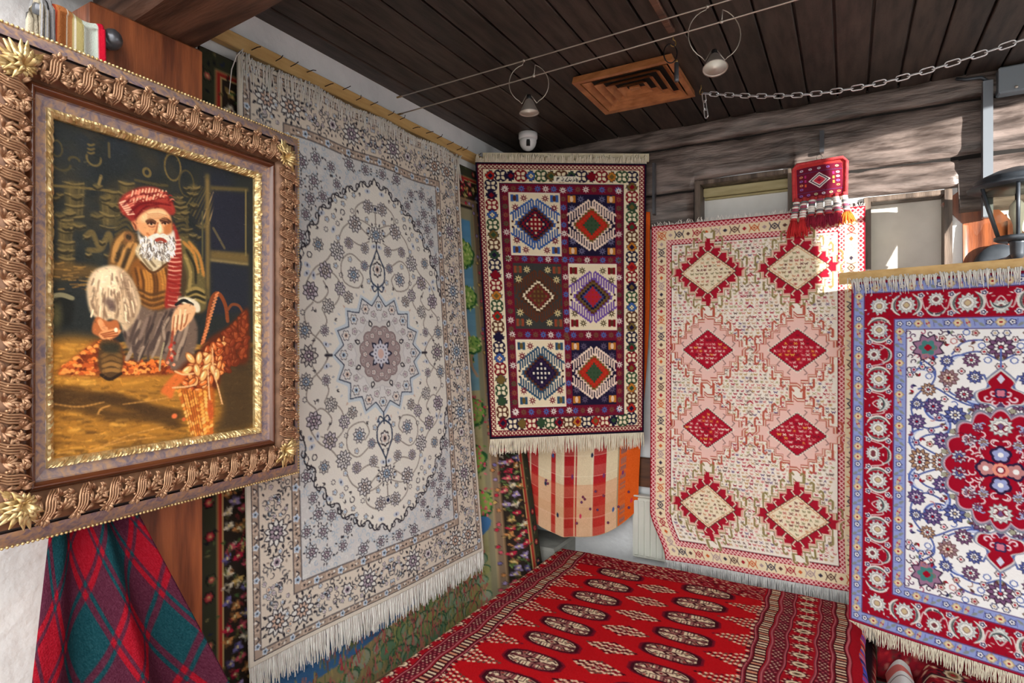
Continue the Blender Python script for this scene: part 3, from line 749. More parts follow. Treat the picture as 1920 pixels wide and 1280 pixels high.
def dye_panels(nx=300):
    W, H = 89, 144
    D = Dye(W, H, nx, (26, 22, 40)); rg = random.Random(7)
    MAR = (112, 24, 46); CRM = (236, 222, 190); NV = (34, 28, 54); DR = (126, 22, 34); BL = (60, 96, 160); OL = (112, 92, 48); GN = (52, 76, 52); RD = (176, 42, 32); PU = (116, 84, 162); BR = (92, 54, 38); OR = (190, 120, 46)
    D.rect(1, 1, W - 1, H - 1, (116, 22, 40))
    def run(a, b, c0, c1, step, fn):
        n = max(1, int(round((b - a) / step)))
        for i in range(n): fn(c0 + (c1 - c0) * 0, a + (i + .5) * (b - a) / n, i)
    for k in range(int((H - 2) / 2.1)):
        y = 2 + k * (H - 4) / int((H - 2) / 2.1)
        for x in (2.5, W - 2.5):
            D.diamond(x, y, .9, .55, CRM); D.oval(x - .75, y + 1, .35, .35, CRM); D.oval(x + .75, y + 1, .35, .35, CRM)
    for k in range(int((W - 2) / 2.1)):
        x = 2 + k * (W - 4) / int((W - 2) / 2.1)
        for y in (2.5, H - 2.5):
            D.diamond(x, y, .55, .9, CRM); D.oval(x + 1, y - .75, .35, .35, CRM); D.oval(x + 1, y + .75, .35, .35, CRM)
    D.rect(3.9, 3.9, W - 3.9, H - 3.9, CRM); D.rect(11.4, 11.0, W - 11.4, H - 10, CRM); 
    cols = [RD, NV, BL, OL, GN, DR, OR]
    def octo(x, y, c, c2):
        D.sdiamond(x, y, 3.5, 3.5, 3, NV); D.sdiamond(x, y, 3.0, 3.0, 3, c); D.diamond(x, y, 1.5, 1.5, c2)
        if c == BL: [D.diamond(x + a, y + b, .6, .6, CRM) for a, b in ((-.75, 0), (.75, 0), (0, .75), (0, -.75))]
    def butter(x, y, c, vert):
        D.lobed(x, y, 3.7, 4, c, .12, math.pi / 4)
        D.lobed(x, y, 3.0, 4, c, .1)
        for a in (.785, 2.356, 3.927, 5.498): D.leaf(x + .5 * math.cos(a), y + .5 * math.sin(a), 2.7, 1.9, a, CRM)
        for a in (0, 1.571, 3.142, 4.712): D.poly([(x + 2.4 * math.cos(a), y + 2.4 * math.sin(a)), (x + 3.2 * math.cos(a + .25), y + 3.2 * math.sin(a + .25)), (x + 3.2 * math.cos(a - .25), y + 3.2 * math.sin(a - .25))], CRM)
    n = 25
    for i in range(n):
        y = 7.5 + i * (H - 15) / (n - 1)
        for k, x in enumerate((7.6, W - 7.6)):
            if (i + k) % 2: butter(x, y, (NV, DR, GN, BR)[i // 2 % 4], True)
            else: octo(x, y, cols[(i // 2 + 3 * k) % 7], (NV, DR, OL, GN)[(i // 2 + k) % 4])
    n = 15
    for i in range(1, n - 1):
        x = 7.6 + i * (W - 15.2) / (n - 1)
        for k, y in enumerate((7.4, H - 6.9)):
            if i % 2: butter(x, y, (NV, DR, GN, BR)[i // 2 % 4], False)
            else: octo(x, y, cols[(i // 2 + k * 2) % 7], (NV, DR, OL, GN)[(i // 2 + k) % 4])
    # woven inscription in the top border
    D.rect(40.5, 7.4, 53.5, 10.6, (240, 234, 216)); K = (30, 26, 34)
    for P in ([(42, 9.9), (42.3, 8.2), (43.4, 8.2), (42.6, 9.0)], [(44.4, 9.6), (45.2, 9.7), (45.6, 8.6)], [(46.4, 9.9), (47.8, 8.0)], [(46.8, 10.0), (48.2, 10.0), (48.6, 9.2), (49.2, 10.0), (49.8, 9.2)], [(50.4, 10.0), (51.4, 9.6), (51.0, 8.9)], [(52.2, 8.2), (52.3, 9.9)], [(52.8, 8.8), (53.0, 9.9), (52.4, 10.2)]): D.line(P, .42, K)
    for x, y in ((45.0, 8.0), (48.9, 8.4), (50.9, 8.1)): D.oval(x, y, .25, .25, K)
    D.rect(11.8, 11.4, W - 11.8, H - 9.4, NV); D.rect(12.2, 11.8, W - 12.2, H - 9.8, MAR)
    for k in range(90):
        y = 13 + k * 1.35
        for x in (12.9, W - 12.9): D.line([(x - .5, y), (x + .5, y - .8)], .35, (44, 44, 60))
    for x, y in scatter(rg, 14, 13, W - 14, H - 11, 2.2, 3000): D.oval(x, y, .28, .28, rg.choice(((150, 60, 60), (90, 40, 60), (134, 84, 56))))
    SC = [(232, 226, 216), (112, 84, 60), (44, 44, 78), (84, 92, 60), (74, 110, 180), (60, 52, 84), (140, 86, 62)]
    def star_row(x0, y0, x1, y1, n):
        for i in range(n):
            f = i / max(1, n - 1); c = SC[0] if i % 5 == 0 else SC[1 + (i * 3 + int(x0)) % 6]
            D.star8(x0 + (x1 - x0) * f, y0 + (y1 - y0) * f, 2.0 if c in (SC[0], SC[4]) else 1.8, c, MAR)
    for y in (14.4, 52.2, 92.0, 131.4): star_row(15, y, W - 15, y, 15)
    for x in (14.6, 45.1, W - 14.6): star_row(x, 15, x, 131, 26)
    def hooks(cx, cy, a, b, c, n=8, w=.62, L=2.6):
        for sx in (-1, 1):
            for sy in (-1, 1):
                for i in range(n):
                    f = (i + .4) / n
                    x = cx + sx * a * (1 - f); y = cy + sy * (b * (.22 + .78 * f))
                    D.line([(x, y - sy * .6), (x, y + sy * L * .75), (x + sx * .85, y + sy * L), (x + sx * 1.35, y + sy * (L - .9))], w, c)
    def panel(x0, y0, x1, y1, bg, line_c, hk, lay, chk, corner, stars):
        D.rect(x0 - .5, y0 - .5, x1 + .5, y1 + .5, line_c); D.rect(x0, y0, x1, y1, bg)
        cx, cy = (x0 + x1) / 2, (y0 + y1) / 2
        a, b = 11.4, 10.8
        hooks(cx, cy, a + .6, b - .2, hk, 9, .85, 3.4)
        for i, c in enumerate(lay): D.sdiamond(cx, cy, a * (1 - .11 * i), b * (1 - .11 * i), 7 - i // 2, c)
        k = 1.05
        for i in range(-4, 5):
            for j in range(-4, 5):
                if abs(i) + abs(j) <= 4 and (i + j) % 2 == 0 or abs(i) + abs(j) <= 3: D.rect(cx + (i - .5) * k * 1.0, cy + (j - .5) * k * 1.12, cx + (i + .5) * k, cy + (j + .5) * k * 1.12, chk[(i * i + abs(j) * 2 + (i + j) % 2) % len(chk)] if (i + j) % 2 == 0 else chk[-1])
        for sx in (-1, 1):
            for sy in (-1, 1):
                x = cx + sx * 10.4; y = cy + sy * 13.9
                D.rect(x - 2.1, y - 1.9, x + 2.1, y + 1.9, corner[0]); D.poly([(x - .6, y - 2), (x + .6, y - 2), (x + .2, y), (x + .6, y + 2), (x - .6, y + 2), (x - .2, y)], bg); D.oval(x, y, .9, 1.7, corner[1])
                D.star8(cx + sx * 5.6, cy + sy * 13.9, 2.1, stars, bg); D.star8(cx + sx * 10.2, cy + sy * 8.8, 2.2, stars, bg)
            D.oval(cx + sx * 12.0, cy - 1.2, .6, .6, lay[0] if bg != CRM else (60, 24, 30)); D.oval(cx + sx * 12.0, cy + 1.8, .6, .6, lay[0] if bg != CRM else (60, 24, 30))
    XL, XR = (17, 43.0), (47.2, 72.6)
    Y1, Y2, Y3 = (17, 50), (54.6, 89), (95, 128.6)
    panel(XL[0], Y1[0], XL[1], Y1[1], CRM, (240, 232, 214), BL, [BL, BR, NV, DR, NV], [(214, 190, 160), (140, 90, 150), (176, 80, 60), DR], (BL, BR), (110, 26, 40))
    panel(XR[0], Y1[0], XR[1], Y1[1], NV, MAR, (238, 214, 196), [(238, 214, 196), OL, RD, (190, 56, 36), RD], [GN, (226, 220, 196), (110, 60, 40), (60, 84, 60)], (OR, (230, 200, 170)), (110, 108, 140))
    panel(XL[0], Y2[0], XL[1], Y2[1], (62, 62, 60), MAR, BR, [BR, (70, 50, 40), CRM, BR, (120, 40, 44)], [OL, DR, (214, 190, 160), BR], ((150, 74, 50), (90, 80, 60)), (222, 206, 150))
    panel(XR[0], Y2[0], XR[1], Y2[1], CRM, (240, 232, 214), PU, [PU, BR, OL, NV, (70, 70, 120)], [RD, (150, 150, 160), PU, (170, 40, 60)], (DR, BR), (84, 70, 44))
    panel(XL[0], Y3[0], XL[1], Y3[1], CRM, (240, 232, 214), (52, 84, 110), [(52, 84, 110), BR, NV, (54, 36, 70), NV], [(230, 222, 206), (186, 90, 60), (96, 90, 150), NV], ((52, 84, 110), OL), (110, 26, 40))
    panel(XR[0], Y3[0], XR[1], Y3[1], NV, MAR, (238, 214, 196), [(238, 214, 196), OL, RD, (190, 56, 36), RD], [GN, (226, 220, 196), (110, 60, 40), (60, 84, 60)], (OR, (230, 200, 170)), (96, 84, 110))
    return D.done()
f, nr = quad(at(891, 304, 3.05), at(1212, 307, 3.06), at(919, 823, 2.85), at(1206, 810, 3.055), bow=0.0, wave=0.012, ph=0.6)
t = thing('panel_carpet', 'dark red carpet with six hooked diamond panels hung across the corner', 'carpet', tuple(at(1060, 820, 2.97)))
cloth('pile', dye_panels(), f, t, M_WOOL, 0.010, relief=0.0004)
M_CREAMF = mat('cream_fringe', (236, 228, 206), (222, 212, 188), rough=0.9, scale=40, sheen=0.2)
fringe('fringe', t, edge_v(f, 1.0, -nr * 0.005), 230, M_CREAMF, 0.075, (0, 0, -1), nr, 5, 0.0026, 0.3, 0.12)
def flop2(k): return nr * (0.012 * math.sin(k * 3.1)) + np.array([0, 0, 0.030 * math.sin(k * 2.0) - 0.004 * k])
fringe('fringe', t, edge_v(f, 0.0, -nr * 0.004), 260, M_CREAMF, 0.04, (0, 0, 1), nr, 6, 0.0026, 0.8, 0.35, flop2)
a0, a1 = at(905, 296, 3.085), at(1217, 298, 3.085)
bm = MB(); bm.box((0, -0.018, -0.012), (float(np.linalg.norm(a1 - a0)), 0.024, 0.0), M=basis(a1 - a0, (0, 0, 1), a0 + np.array([0, 0, 0.004])))
single('hanging_batten', bm, mat('white_batten', (232, 220, 190), (214, 200, 166), rough=0.6, scale=10), 'short white painted batten above the six panel carpet', 'batten', tuple((a0 + a1) / 2))

def dye_kilim(nx=200):
    D = Dye(80, 150, nx, (214, 196, 160)); rg = random.Random(5)
    RED = (176, 40, 44); CR = (222, 206, 172); OR = (222, 96, 34); TAN = (200, 168, 124)
    st = [(0, 3, RED), (3, 4, CR), (4, 9, RED), (9, 10, CR), (10, 18, CR), (18, 21, RED), (21, 22, CR), (22, 27, CR), (27, 34, RED), (34, 35, CR), (35, 36, RED), (36, 46, CR), (46, 47.4, (226, 216, 186)), (47.4, 56, RED), (56, 64, CR), (64, 65, (170, 150, 120)), (65, 80, OR)]
    for a, b, c in st: D.rect(a, 0, b, 150, c)
    for k in range(16):   # broken cross bands
        y = k * 9.6 + 2; c = [CR, RED, TAN, OR][k % 4]
        D.rect(0, y, 64, y + 4.6, (236, 222, 190) if k % 2 else c, .22); D.rect(0, y + 4.9, 64, y + 5.3, (236, 226, 200), .5)
    D.rect(0, 126, 64, 150, (206, 92, 48), .25)
    for y in range(0, 150, 1): D.rect(66, y, 70, y + 1, rg.choice(((92, 104, 140), (120, 108, 130), (196, 92, 50), (206, 110, 60))), .55)
    for x, y in scatter(rg, 2, 112, 78, 149, 13, 400):
        D.oval(x, y, .8, 1.1, rg.choice(((60, 92, 150), (70, 110, 60), (120, 60, 110), (40, 50, 80), (206, 60, 90))))
    n = np.random.default_rng(2).normal(0, .025, D.a.shape[:2]).astype(np.float32)
    D.a += n[..., None]
    return D.done()
KL, KR = at(984, 470, 3.13), at(1219, 420, 3.078)
KL[2], KR[2] = 2.28, 2.28
def kilim_surf(u, v):
    u = np.asarray(u, float); v = np.asarray(v, float)
    pinch = 1 - 0.10 * sstep((v - 0.25) / 0.75)
    s = 1 - (1 - u) * 1.0
    s = 0.10 * (1 - pinch) + s * pinch
    x = KL[0] + (KR[0] - KL[0]) * s; y = KL[1] + (KR[1] - KL[1]) * s
    fold = 0.030 * sstep((v - .3) / .5) * np.exp(-((u - 0.33) / 0.06) ** 2) + 0.012 * np.sin(u * 11) * v
    zb = 1.56 + 0.15 * np.sin(np.clip(u * 0.95 + 0.08, 0, 1) * math.pi) ** 0.8 + 0.02 * u
    return (x + 0.45 * fold, y - 0.9 * fold, 2.28 - zb * v)
t = thing('checked_kilim', 'red, cream and orange checked kilim hanging below the six panel carpet', 'kilim', (0.55, 2.85, 0.6))
cloth('weave', dye_kilim(), kilim_surf, t, M_FLAT, 0.004)
M_POM = mat('pompom_wool', (70, 60, 110), (150, 50, 60), rough=0.95, scale=30)
rng = random.Random(2)
for i in range(14):
    u_, v_ = rng.uniform(.15, .95), rng.uniform(.84, .97)
    p = np.array([float(q) for q in kilim_surf(np.array(u_), np.array(v_))]) + np.array([0.003, -0.007, 0])
    part('pompom', MB().lathe([(0.001, -0.007), (0.006, -0.004), (0.007, 0.001), (0.004, 0.006), (0.001, 0.0075)], p, 8), M_POM, t, True)

def dye_animals(nx=310):
    W, H = 94.2, 168
    D = Dye(W, H, nx, (160, 28, 46)); rg = random.Random(9)
    RED = (168, 28, 48); CR = (241, 233, 221); BEI = (236, 218, 184); PK = (238, 198, 188); OLV = (148, 134, 88); RST = (186, 92, 74); K = (74, 44, 46)
    def xband(x0, x1, col):
        m = (x0 + x1) / 2; r = (x1 - x0) * .42
        D.rect(x0, x0, W - x0, H - x0, RED); 
        def X(x, y): D.line([(x - r, y - r), (x + r, y + r)], .5, col); D.line([(x - r, y + r), (x + r, y - r)], .5, col); D.diamond(x, y, .4, .4, col)
        for i in range(int(H / 2.1)): [X(x, x0 + 1 + i * (H - 2 * x0 - 2) / (int(H / 2.1) - 1)) for x in (m, W - m)]
        for i in range(int(W / 2.1)): [X(x0 + 1 + i * (W - 2 * x0 - 2) / (int(W / 2.1) - 1), y) for y in (m, H - m)]
    D.rect(.0, 0, W, H, (150, 24, 42)); xband(.7, 2.9, (236, 190, 186))
    D.rect(2.9, 2.9, W - 2.9, H - 2.9, BEI)
    CC = [(206, 98, 52), (96, 64, 58), (150, 144, 84), (176, 150, 150), (168, 36, 50), (214, 176, 92), (60, 52, 70), (204, 120, 90)]
    def dm(x, y, i, vert):
        c = CC[(i * 3 + i // 5) % 8]
        a, b = (1.7, 1.9) if vert else (1.9, 1.7)
        if i % 2: D.diamond(x, y, a * .55, b * .55, c)
        else:
            D.diamond(x, y, a, b, c); D.diamond(x, y, a * .62, b * .62, BEI); D.diamond(x, y, a * .36, b * .36, c)
            for s in (-1, 1):
                if vert: D.line([(x - a, y + s * 2.2), (x, y + s * 1.5), (x + a, y + s * 2.2)], .4, c)
                else: D.line([(x + s * 2.2, y - b), (x + s * 1.5, y), (x + s * 2.2, y + b)], .4, c)
    n = 38
    for i in range(n): [dm(x, 5.5 + i * (H - 11) / (n - 1), i + j * 3, True) for j, x in enumerate((5.4, W - 5.4))]
    n = 20
    for i in range(n): [dm(5.5 + i * (W - 11) / (n - 1), y, i + j, False) for j, y in enumerate((5.4, H - 5.4))]
    xband(7.9, 10.3, (238, 196, 190)); D.rect(10.3, 10.3, W - 10.3, H - 10.3, (96, 36, 44)); D.rect(10.7, 10.7, W - 10.7, H - 10.7, CR)
    # small woven creatures all over the ground
    glyph = ["X....X|XXXXXX|.XXXX.|.X..X.", ".XX...|..XXXX|..XXX.|.X..X.", "X.X.X.|.XXX..|XXXXX.|..X...", "..X...|.XXX..|..XX..|.X..X.", "XX..XX|..XX..|.XXXX.|X....X", ".X....|.XXX.X|..XXXX|..X.X.", "X..X..|XXXX..|.XX.X.|X..X.."]
    G = [np.array([[ch == 'X' for ch in r] for r in g.split('|')]) for g in glyph]
    def animals(x0, y0, x1, y1, ok, cols, dx=1.75, dy=1.5):
        y = y0
        while y < y1:
            x = x0 + rg.uniform(0, 1)
            while x < x1:
                if ok(x, y):
                    g = G[rg.randrange(7)]; g = g[:, ::-1] if rg.random() < .5 else g
                    c = np.array(rg.choice(cols), np.float32) / 255
                    g2 = np.repeat(np.repeat(g, 2, 0), 2, 1)[:, :]
                    j, i = int(y * D.k), int(x * D.k); s_ = D.a[j:j + g2.shape[0], i:i + g2.shape[1]]
                    s_[g2[:s_.shape[0], :s_.shape[1]]] = c
                x += dx * rg.uniform(.85, 1.4)
            y += dy * rg.uniform(.9, 1.1)
    AC = [(176, 60, 72), (206, 120, 116), (216, 150, 140), (150, 130, 110), (190, 150, 96), (120, 100, 130), (156, 40, 56), (110, 84, 76), (206, 170, 140), (172, 160, 110)]
    animals(11.2, 11.2, W - 12.8, H - 12.4, lambda x, y: True, AC, 1.95, 1.6)
    rows = [25.2, 63.0, 101.0, 138.8]
    for r_, y in enumerate(rows):
        for x in (28.2, 67.6):
            outer = r_ in (0, 3)
            hook_c = OLV if outer else RST
            D.rect(x - 2.3, y - 19.5, x + 2.3, y + 19.5, CR); D.line([(x - 2.4, y - 19), (x - 2.4, y + 19)], .5, hook_c); D.line([(x + 2.4, y - 19), (x + 2.4, y + 19)], .5, hook_c)
            D.sdiamond(x, y, 19.2, 18.0, 6, hook_c); D.sdiamond(x, y, 18.4, 17.3, 6, (236, 214, 196))
            D.sdiamond(x, y, 17.8, 16.6, 6, RST if not outer else (214, 150, 130)); D.sdiamond(x, y, 17.2, 16.0, 6, PK if not outer else (240, 222, 200))
            for sx in (-1, 1):
                for sy in (-1, 1):
                    for i in range(5):
                        f_ = (i + .2) / 5; px = x + sx * (18.6 * (1 - f_)); py = y + sy * (17.2 * f_ + 2)
                        D.line([(px, py), (px, py + sy * 3.2), (px - sx * .9, py + sy * 3.9), (px - sx * 1.5, py + sy * 3.1)], .8, hook_c); D.line([(px + sx * .7, py), (px + sx * .7, py + sy * 3)], .35, (240, 226, 206))
            if outer:
                D.sdiamond(x, y, 17.0, 15.6, 6, RED); D.rect(x - .9, y - 16.5, x + .9, y + 16.5, RED)
                for sx in (-1, 1):
                    for sy in (-1, 1):
                        for f_ in (.1, .38, .66, .93):
                            px, py = x + sx * 13.2 * (1 - f_), y + sy * 11 * f_; D.line([(px, py), (px + sx * 1.4, py + sy * 1.8), (px + sx * .6, py + sy * 2.5)], .5, (240, 220, 196)); D.line([(px + sx * .5, py), (px + sx * 1.9, py + sy * 1.8)], .3, K)
                D.diamond(x, y, 13.4, 10.8, K); D.diamond(x, y, 12.8, 10.3, (238, 222, 186)); D.diamond(x, y, 11.8, 9.5, (190, 120, 80)); D.diamond(x, y, 11.5, 9.2, (238, 226, 198))
                for sx in (-1, 1):
                    for sy in (-1, 1):
                        for f_ in np.linspace(.06, .94, 10): D.oval(x + sx * 12.5 * (1 - f_), y + sy * 10.3 * f_, .28, .28, (166, 90, 60))
                animals(x - 11, y - 9, x + 10, y + 8.4, lambda a, b: abs(a + .8 - x) / 11.2 + abs(b + .5 - y) / 9.0 < .96, [(150, 120, 80), (206, 150, 110), (110, 60, 50), (186, 90, 80), (150, 140, 100)], 2.0, 1.8)
            else:
                for sx in (-1, 1):
                    for sy in (-1, 1):
                        for f_ in (.12, .45, .8):
                            px, py = x + sx * 12.6 * (1 - f_), y + sy * 10.4 * f_; D.line([(px, py), (px + sx * 1.5, py + sy * 1.9), (px + sx * .5, py + sy * 2.6)], .4, (150, 110, 104))
                D.diamond(x, y, 12.8, 10.4, (240, 220, 206)); D.diamond(x, y, 12.3, 10.0, K)
                for sx in (-1, 1):
                    for sy in (-1, 1):
                        for f_ in np.linspace(.03, .97, 14): D.oval(x + sx * 12.3 * (1 - f_), y + sy * 10 * f_, .34, .34, (240, 226, 210))
                D.diamond(x, y, 11.6, 9.4, (172, 26, 48))
                animals(x - 11, y - 9, x + 10, y + 8, lambda a, b: abs(a + .8 - x) / 10.6 + abs(b + .5 - y) / 8.4 < .96, [(232, 190, 180), (236, 214, 200), (214, 130, 130), (226, 160, 80), (120, 30, 46), (236, 200, 190)], 2.0, 1.75)
    for k in range(22): D.line([(46.3, 28 + k * 5), (47.6, 26.8 + k * 5), (48.9, 28 + k * 5)], .5, RED if k % 3 == 0 else (150, 120, 110))
    return D.done()
def animal_surf(u, v):
    u = np.asarray(u, float); v = np.asarray(v, float)
    c = sstep((v - 0.86) / 0.14)
    return (0.862 + 0.942 * u + (1 - u) * 0.085 * c, 2.975 - 0.03 * v - 0.02 * (1 - u) ** 4 * c + 0.004 * np.sin(u * 8) * v, 2.19 - 1.68 * v + 0.0 * u)
t = thing('animal_carpet', 'cream and red flatwoven carpet with eight stepped diamonds beside the radiator', 'carpet', (1.33, 2.98, 0.5))
cloth('weave', dye_animals(), animal_surf, t, M_FLAT, 0.006)
fringe('fringe', t, edge_v(animal_surf, 1.0, (0, 0.003, 0)), 330, M_FRINGE_G, 0.078, (0, -0.02, -1), (0, -1, 0), 8, 0.0017, 0.3)
fringe('fringe', t, edge_v(animal_surf, 0.0, (0, 0.003, 0)), 170, M_FRINGE, 0.022, (0, -0.2, 0.6), (0, -1, 0), 9, 0.0018, 1.5, 0.5)

def dye_court(nx=370):
    W, H = 93, 133.5
    D = Dye(W, H, nx, (150, 24, 48)); rg = random.Random(21)
    RED = (152, 16, 38); PER = (140, 154, 206); WH = (236, 236, 236); NV = (44, 46, 88); TN = (198, 178, 140); GR = (132, 140, 140); VI = (110, 84, 130); BLU = (72, 96, 168); MAU = (150, 112, 140); BRN = (96, 66, 60); PKX = (214, 150, 150)
    cx, cy = W / 2, H / 2
    def guard(x0, x1):
        D.rect(x0, x0, W - x0, H - x0, (96, 76, 130)); D.rect(x0 + .3, x0 + .3, W - x0 - .3, H - x0 - .3, PER)
        m = (x0 + x1) / 2; r = (x1 - x0) * .3
        def mot(x, y, i, vert):
            k = i % 4
            if k == 0: D.flower(x, y, r * 1.0, 5, [NV, WH, NV], .35, radii=[1, .72, .3])
            elif k == 1: D.diamond(x, y, r * 1.5, r * 1.5, (150, 130, 120)); D.flower(x, y, r * 1.15, 6, [TN, (226, 210, 170), RED], .2, radii=[1, .7, .3])
            elif k == 2: D.oval(x, y, r * .5, r * .6, (176, 40, 60)); D.leaf(x, y, r * 1.6, r, 1.2, (190, 176, 150)); D.leaf(x, y, r * 1.6, r, 4.3, (190, 176, 150))
            else: D.leaf(x, y, r * 2, r * .9, .7, GR); D.leaf(x, y, r * 2, r * .9, 3.8, GR)
            D.line([(x - r, y + r * 1.4), (x + r, y + r * 1.7)] if vert else [(x + r * 1.4, y - r), (x + r * 1.7, y + r)], .25, (104, 108, 170))
        n = 0
        for y in np.arange(m, cy + 1, 2.95): mot(m, y, n, True); n += 1
        n = 0
        for x in np.arange(m + 2.95, cx + 1, 2.95): mot(x, m, n, False); n += 1
    guard(.9, 4.9)
    D.rect(4.6, 4.6, W - 4.6, H - 4.6, (96, 60, 100)); D.rect(5, 5, W - 5, H - 5, RED)
    mb = 10.0
    def palm(x, y, r, sq, ang, core=TN):
        for i, (s, c) in enumerate([(1.0, (110, 112, 116)), (.92, (214, 216, 214)), (.66, (150, 154, 156)), (.58, (228, 228, 224)), (.34, (120, 90, 80)), (.27, core)]):
            D.lobed(x, y, r * s, 12 if i < 4 else 4, c, .26 if i < 2 else .14, 0, sq, i < 2, 1, ang)
    def moon(x, y, r, a0, a1, w, c1, c2):
        A = arc(x, y, r, a0, a1, 16); t_ = np.linspace(0, 1, 16)
        D.line(A, w * (.25 + np.sin(t_ * math.pi)), c1); D.line(arc(x, y, r - w * .25, a0 + .15, a1 - .15, 16), w * .5 * (.2 + np.sin(t_ * math.pi)), c2)
    def brun(P, vert):
        for i, (x, y) in enumerate(P):
            big = i % 2 == 0
            D.line(spline([(x - 2.5, y - 4.5), (x + 2, y - 3), (x - 2, y), (x + 2, y + 3), (x - 2.5, y + 4.5)] if vert else [(x - 4.5, y - 2.5), (x - 3, y + 2), (x, y - 2), (x + 3, y + 2), (x + 4.5, y - 2.5)], 6), .4, (216, 190, 190))
            if big:
                palm(x, y, 3.5, .95, 0 if vert else 1.57)
                if vert: moon(x, y, 4.3, 3.6, 5.8, 1.2, (214, 214, 208), (96, 104, 104)); moon(x, y, 4.3, .5, 2.7, 1.2, (214, 214, 208), (96, 104, 104))
                else: moon(x, y, 4.3, 2.1, 4.2, 1.2, (214, 214, 208), (96, 104, 104)); moon(x, y, 4.3, -1.05, 1.05, 1.2, (214, 214, 208), (96, 104, 104))
            else:
                s = 1 if i % 4 == 1 else -1
                ox, oy = (-1.7 * s, 0) if vert else (0, -1.7 * s)
                palm(x + ox, y + oy, 2.7, 1, 0, (120, 60, 70)); moon(x - ox * .5, y - oy * .5, 3.0, -1.4 if vert else .2, 1.5 if vert else 3.0, 1.0, (200, 204, 200), (70, 80, 84))
            for dx, dy in (((3.4, 4.4), (-3.3, 4.6)) if vert else ((4.4, 3.4), (4.6, -3.3))):
                D.flower(x + dx, y + dy, 1.15, 5, [WH, NV, WH], .34, radii=[1, .7, .3])
    brun([(mb, y) for y in np.arange(mb + 9.2, cy + 5, 9.45)], True); brun([(x, mb) for x in np.arange(mb + 9.0, cx + 5, 9.2)], False)
    palm(mb, mb, 3.4, 1, .8)
    for x, y in scatter(rg, 5.6, 5.6, 14.4, cy, 1.7, 700) + scatter(rg, 15, 5.6, cx, 14.4, 1.7, 500):
        j, i = int(y * D.k), int(x * D.k)
        if abs(D.a[j, i] - np.array(RED) / 255).sum() < .05: D.leaf(x, y, 1.3, .5, rg.uniform(0, 6.3), rg.choice(((226, 214, 214), (206, 160, 160), (150, 160, 190), (120, 30, 50))))
    guard(15.0, 18.8)
    F0 = 18.8
    D.rect(F0, F0, W - F0, H - F0, (92, 80, 130)); D.rect(F0 + .4, F0 + .4, W - F0 - .4, H - F0 - .4, WH)
    # vines
    V_ = [[(46.5, 30), (40, 27), (33, 30), (30, 36), (33, 42), (39, 43), (43, 39), (42, 35)], [(46.5, 44), (40, 46), (34, 44), (27, 40), (22, 44), (21, 50), (25, 55), (31, 53), (32, 49)], [(34, 66), (28, 64), (22, 60), (21, 54)], [(38, 52), (32, 56), (25, 58), (21, 63)], [(40, 44), (37, 50), (33, 52)], [(24, 30), (28, 34), (27, 39), (23, 41)], [(46.5, 24), (41, 23), (36, 24), (33, 28)]]
    for v in V_: D.line(spline(v, 8), .6, (84, 100, 160))
    for x, y, r, a in [(36, 33, 4.6, 2.4), (30, 47, 4.8, 1.2), (40, 40.5, 4.4, .4), (25, 60, 4.4, 2.0), (28, 53.5, 4.2, 5.0), (24.5, 37, 3.6, 3.6)]: moon(x, y, r, a, a + 2.6, 1.25, (88, 108, 176), (196, 206, 230))
    # corner ornament
    for x, y in scatter(rg, F0 + 1, F0 + 1, 40, 42, 1.75, 900, lambda x, y: (x - F0) + (y - F0) < 17): 
        a = rg.uniform(0, 6.3); D.line(arc(x, y, 1.05, a, a + 4.2, 8, 1, .35), .34, rg.choice(((70, 40, 76), (60, 36, 60), (150, 60, 90))))
    D.lobed(25.8, 25.8, 5.4, 8, (60, 48, 70), .3, .39, 1, True); D.lobed(25.8, 25.8, 4.7, 8, MAU, .3, .39, 1, True); D.lobed(25.8, 25.8, 2.9, 6, (70, 128, 126), .3); D.lobed(25.8, 25.8, 1.2, 4, RED, .2)
    # flowers of the ground
    PAL = [[NV, VI, (206, 190, 210), RED], [(60, 40, 60), (120, 86, 120), WH, (190, 60, 80)], [NV, (90, 100, 160), WH, TN], [BRN, (150, 120, 130), (220, 200, 190), RED], [(70, 50, 60), (176, 140, 110), WH, (170, 40, 50)]]
    tk = []
    for x, y, r in [(46.5, 25.5, 3.9), (32, 36.5, 3.2), (38.5, 30, 2.6), (27.5, 47, 3.2), (34, 49.5, 3.4), (41.5, 47.8, 3.2), (22.5, 53, 3.0), (30.5, 59, 3.2), (23.5, 66, 3.4), (36.5, 42, 2.8), (39.5, 35.8, 2.4), (26, 41, 2.5), (29.5, 66, 2.6), (36, 55.5, 2.6), (22.5, 46.5, 2.3), (31.5, 30.5, 2.2), (40.5, 53.5, 2.2), (33, 62.5, 2.1)]:
        c = rg.choice(PAL); D.bloom(x, y, r * 1.05, 10, c[0], c[1], c[2], c[3], rg.random())
        tk += [(x + a, y + b) for a in (-1.6, 0, 1.6) for b in (-1.6, 0, 1.6)]
    okf = lambda x, y: (x - F0) + (y - F0) > 15 and math.hypot((x - cx) / 15.5, (y - cy) / 19.5) > 1 and not (abs(x - cx) < 7 and 32 < y < 50)
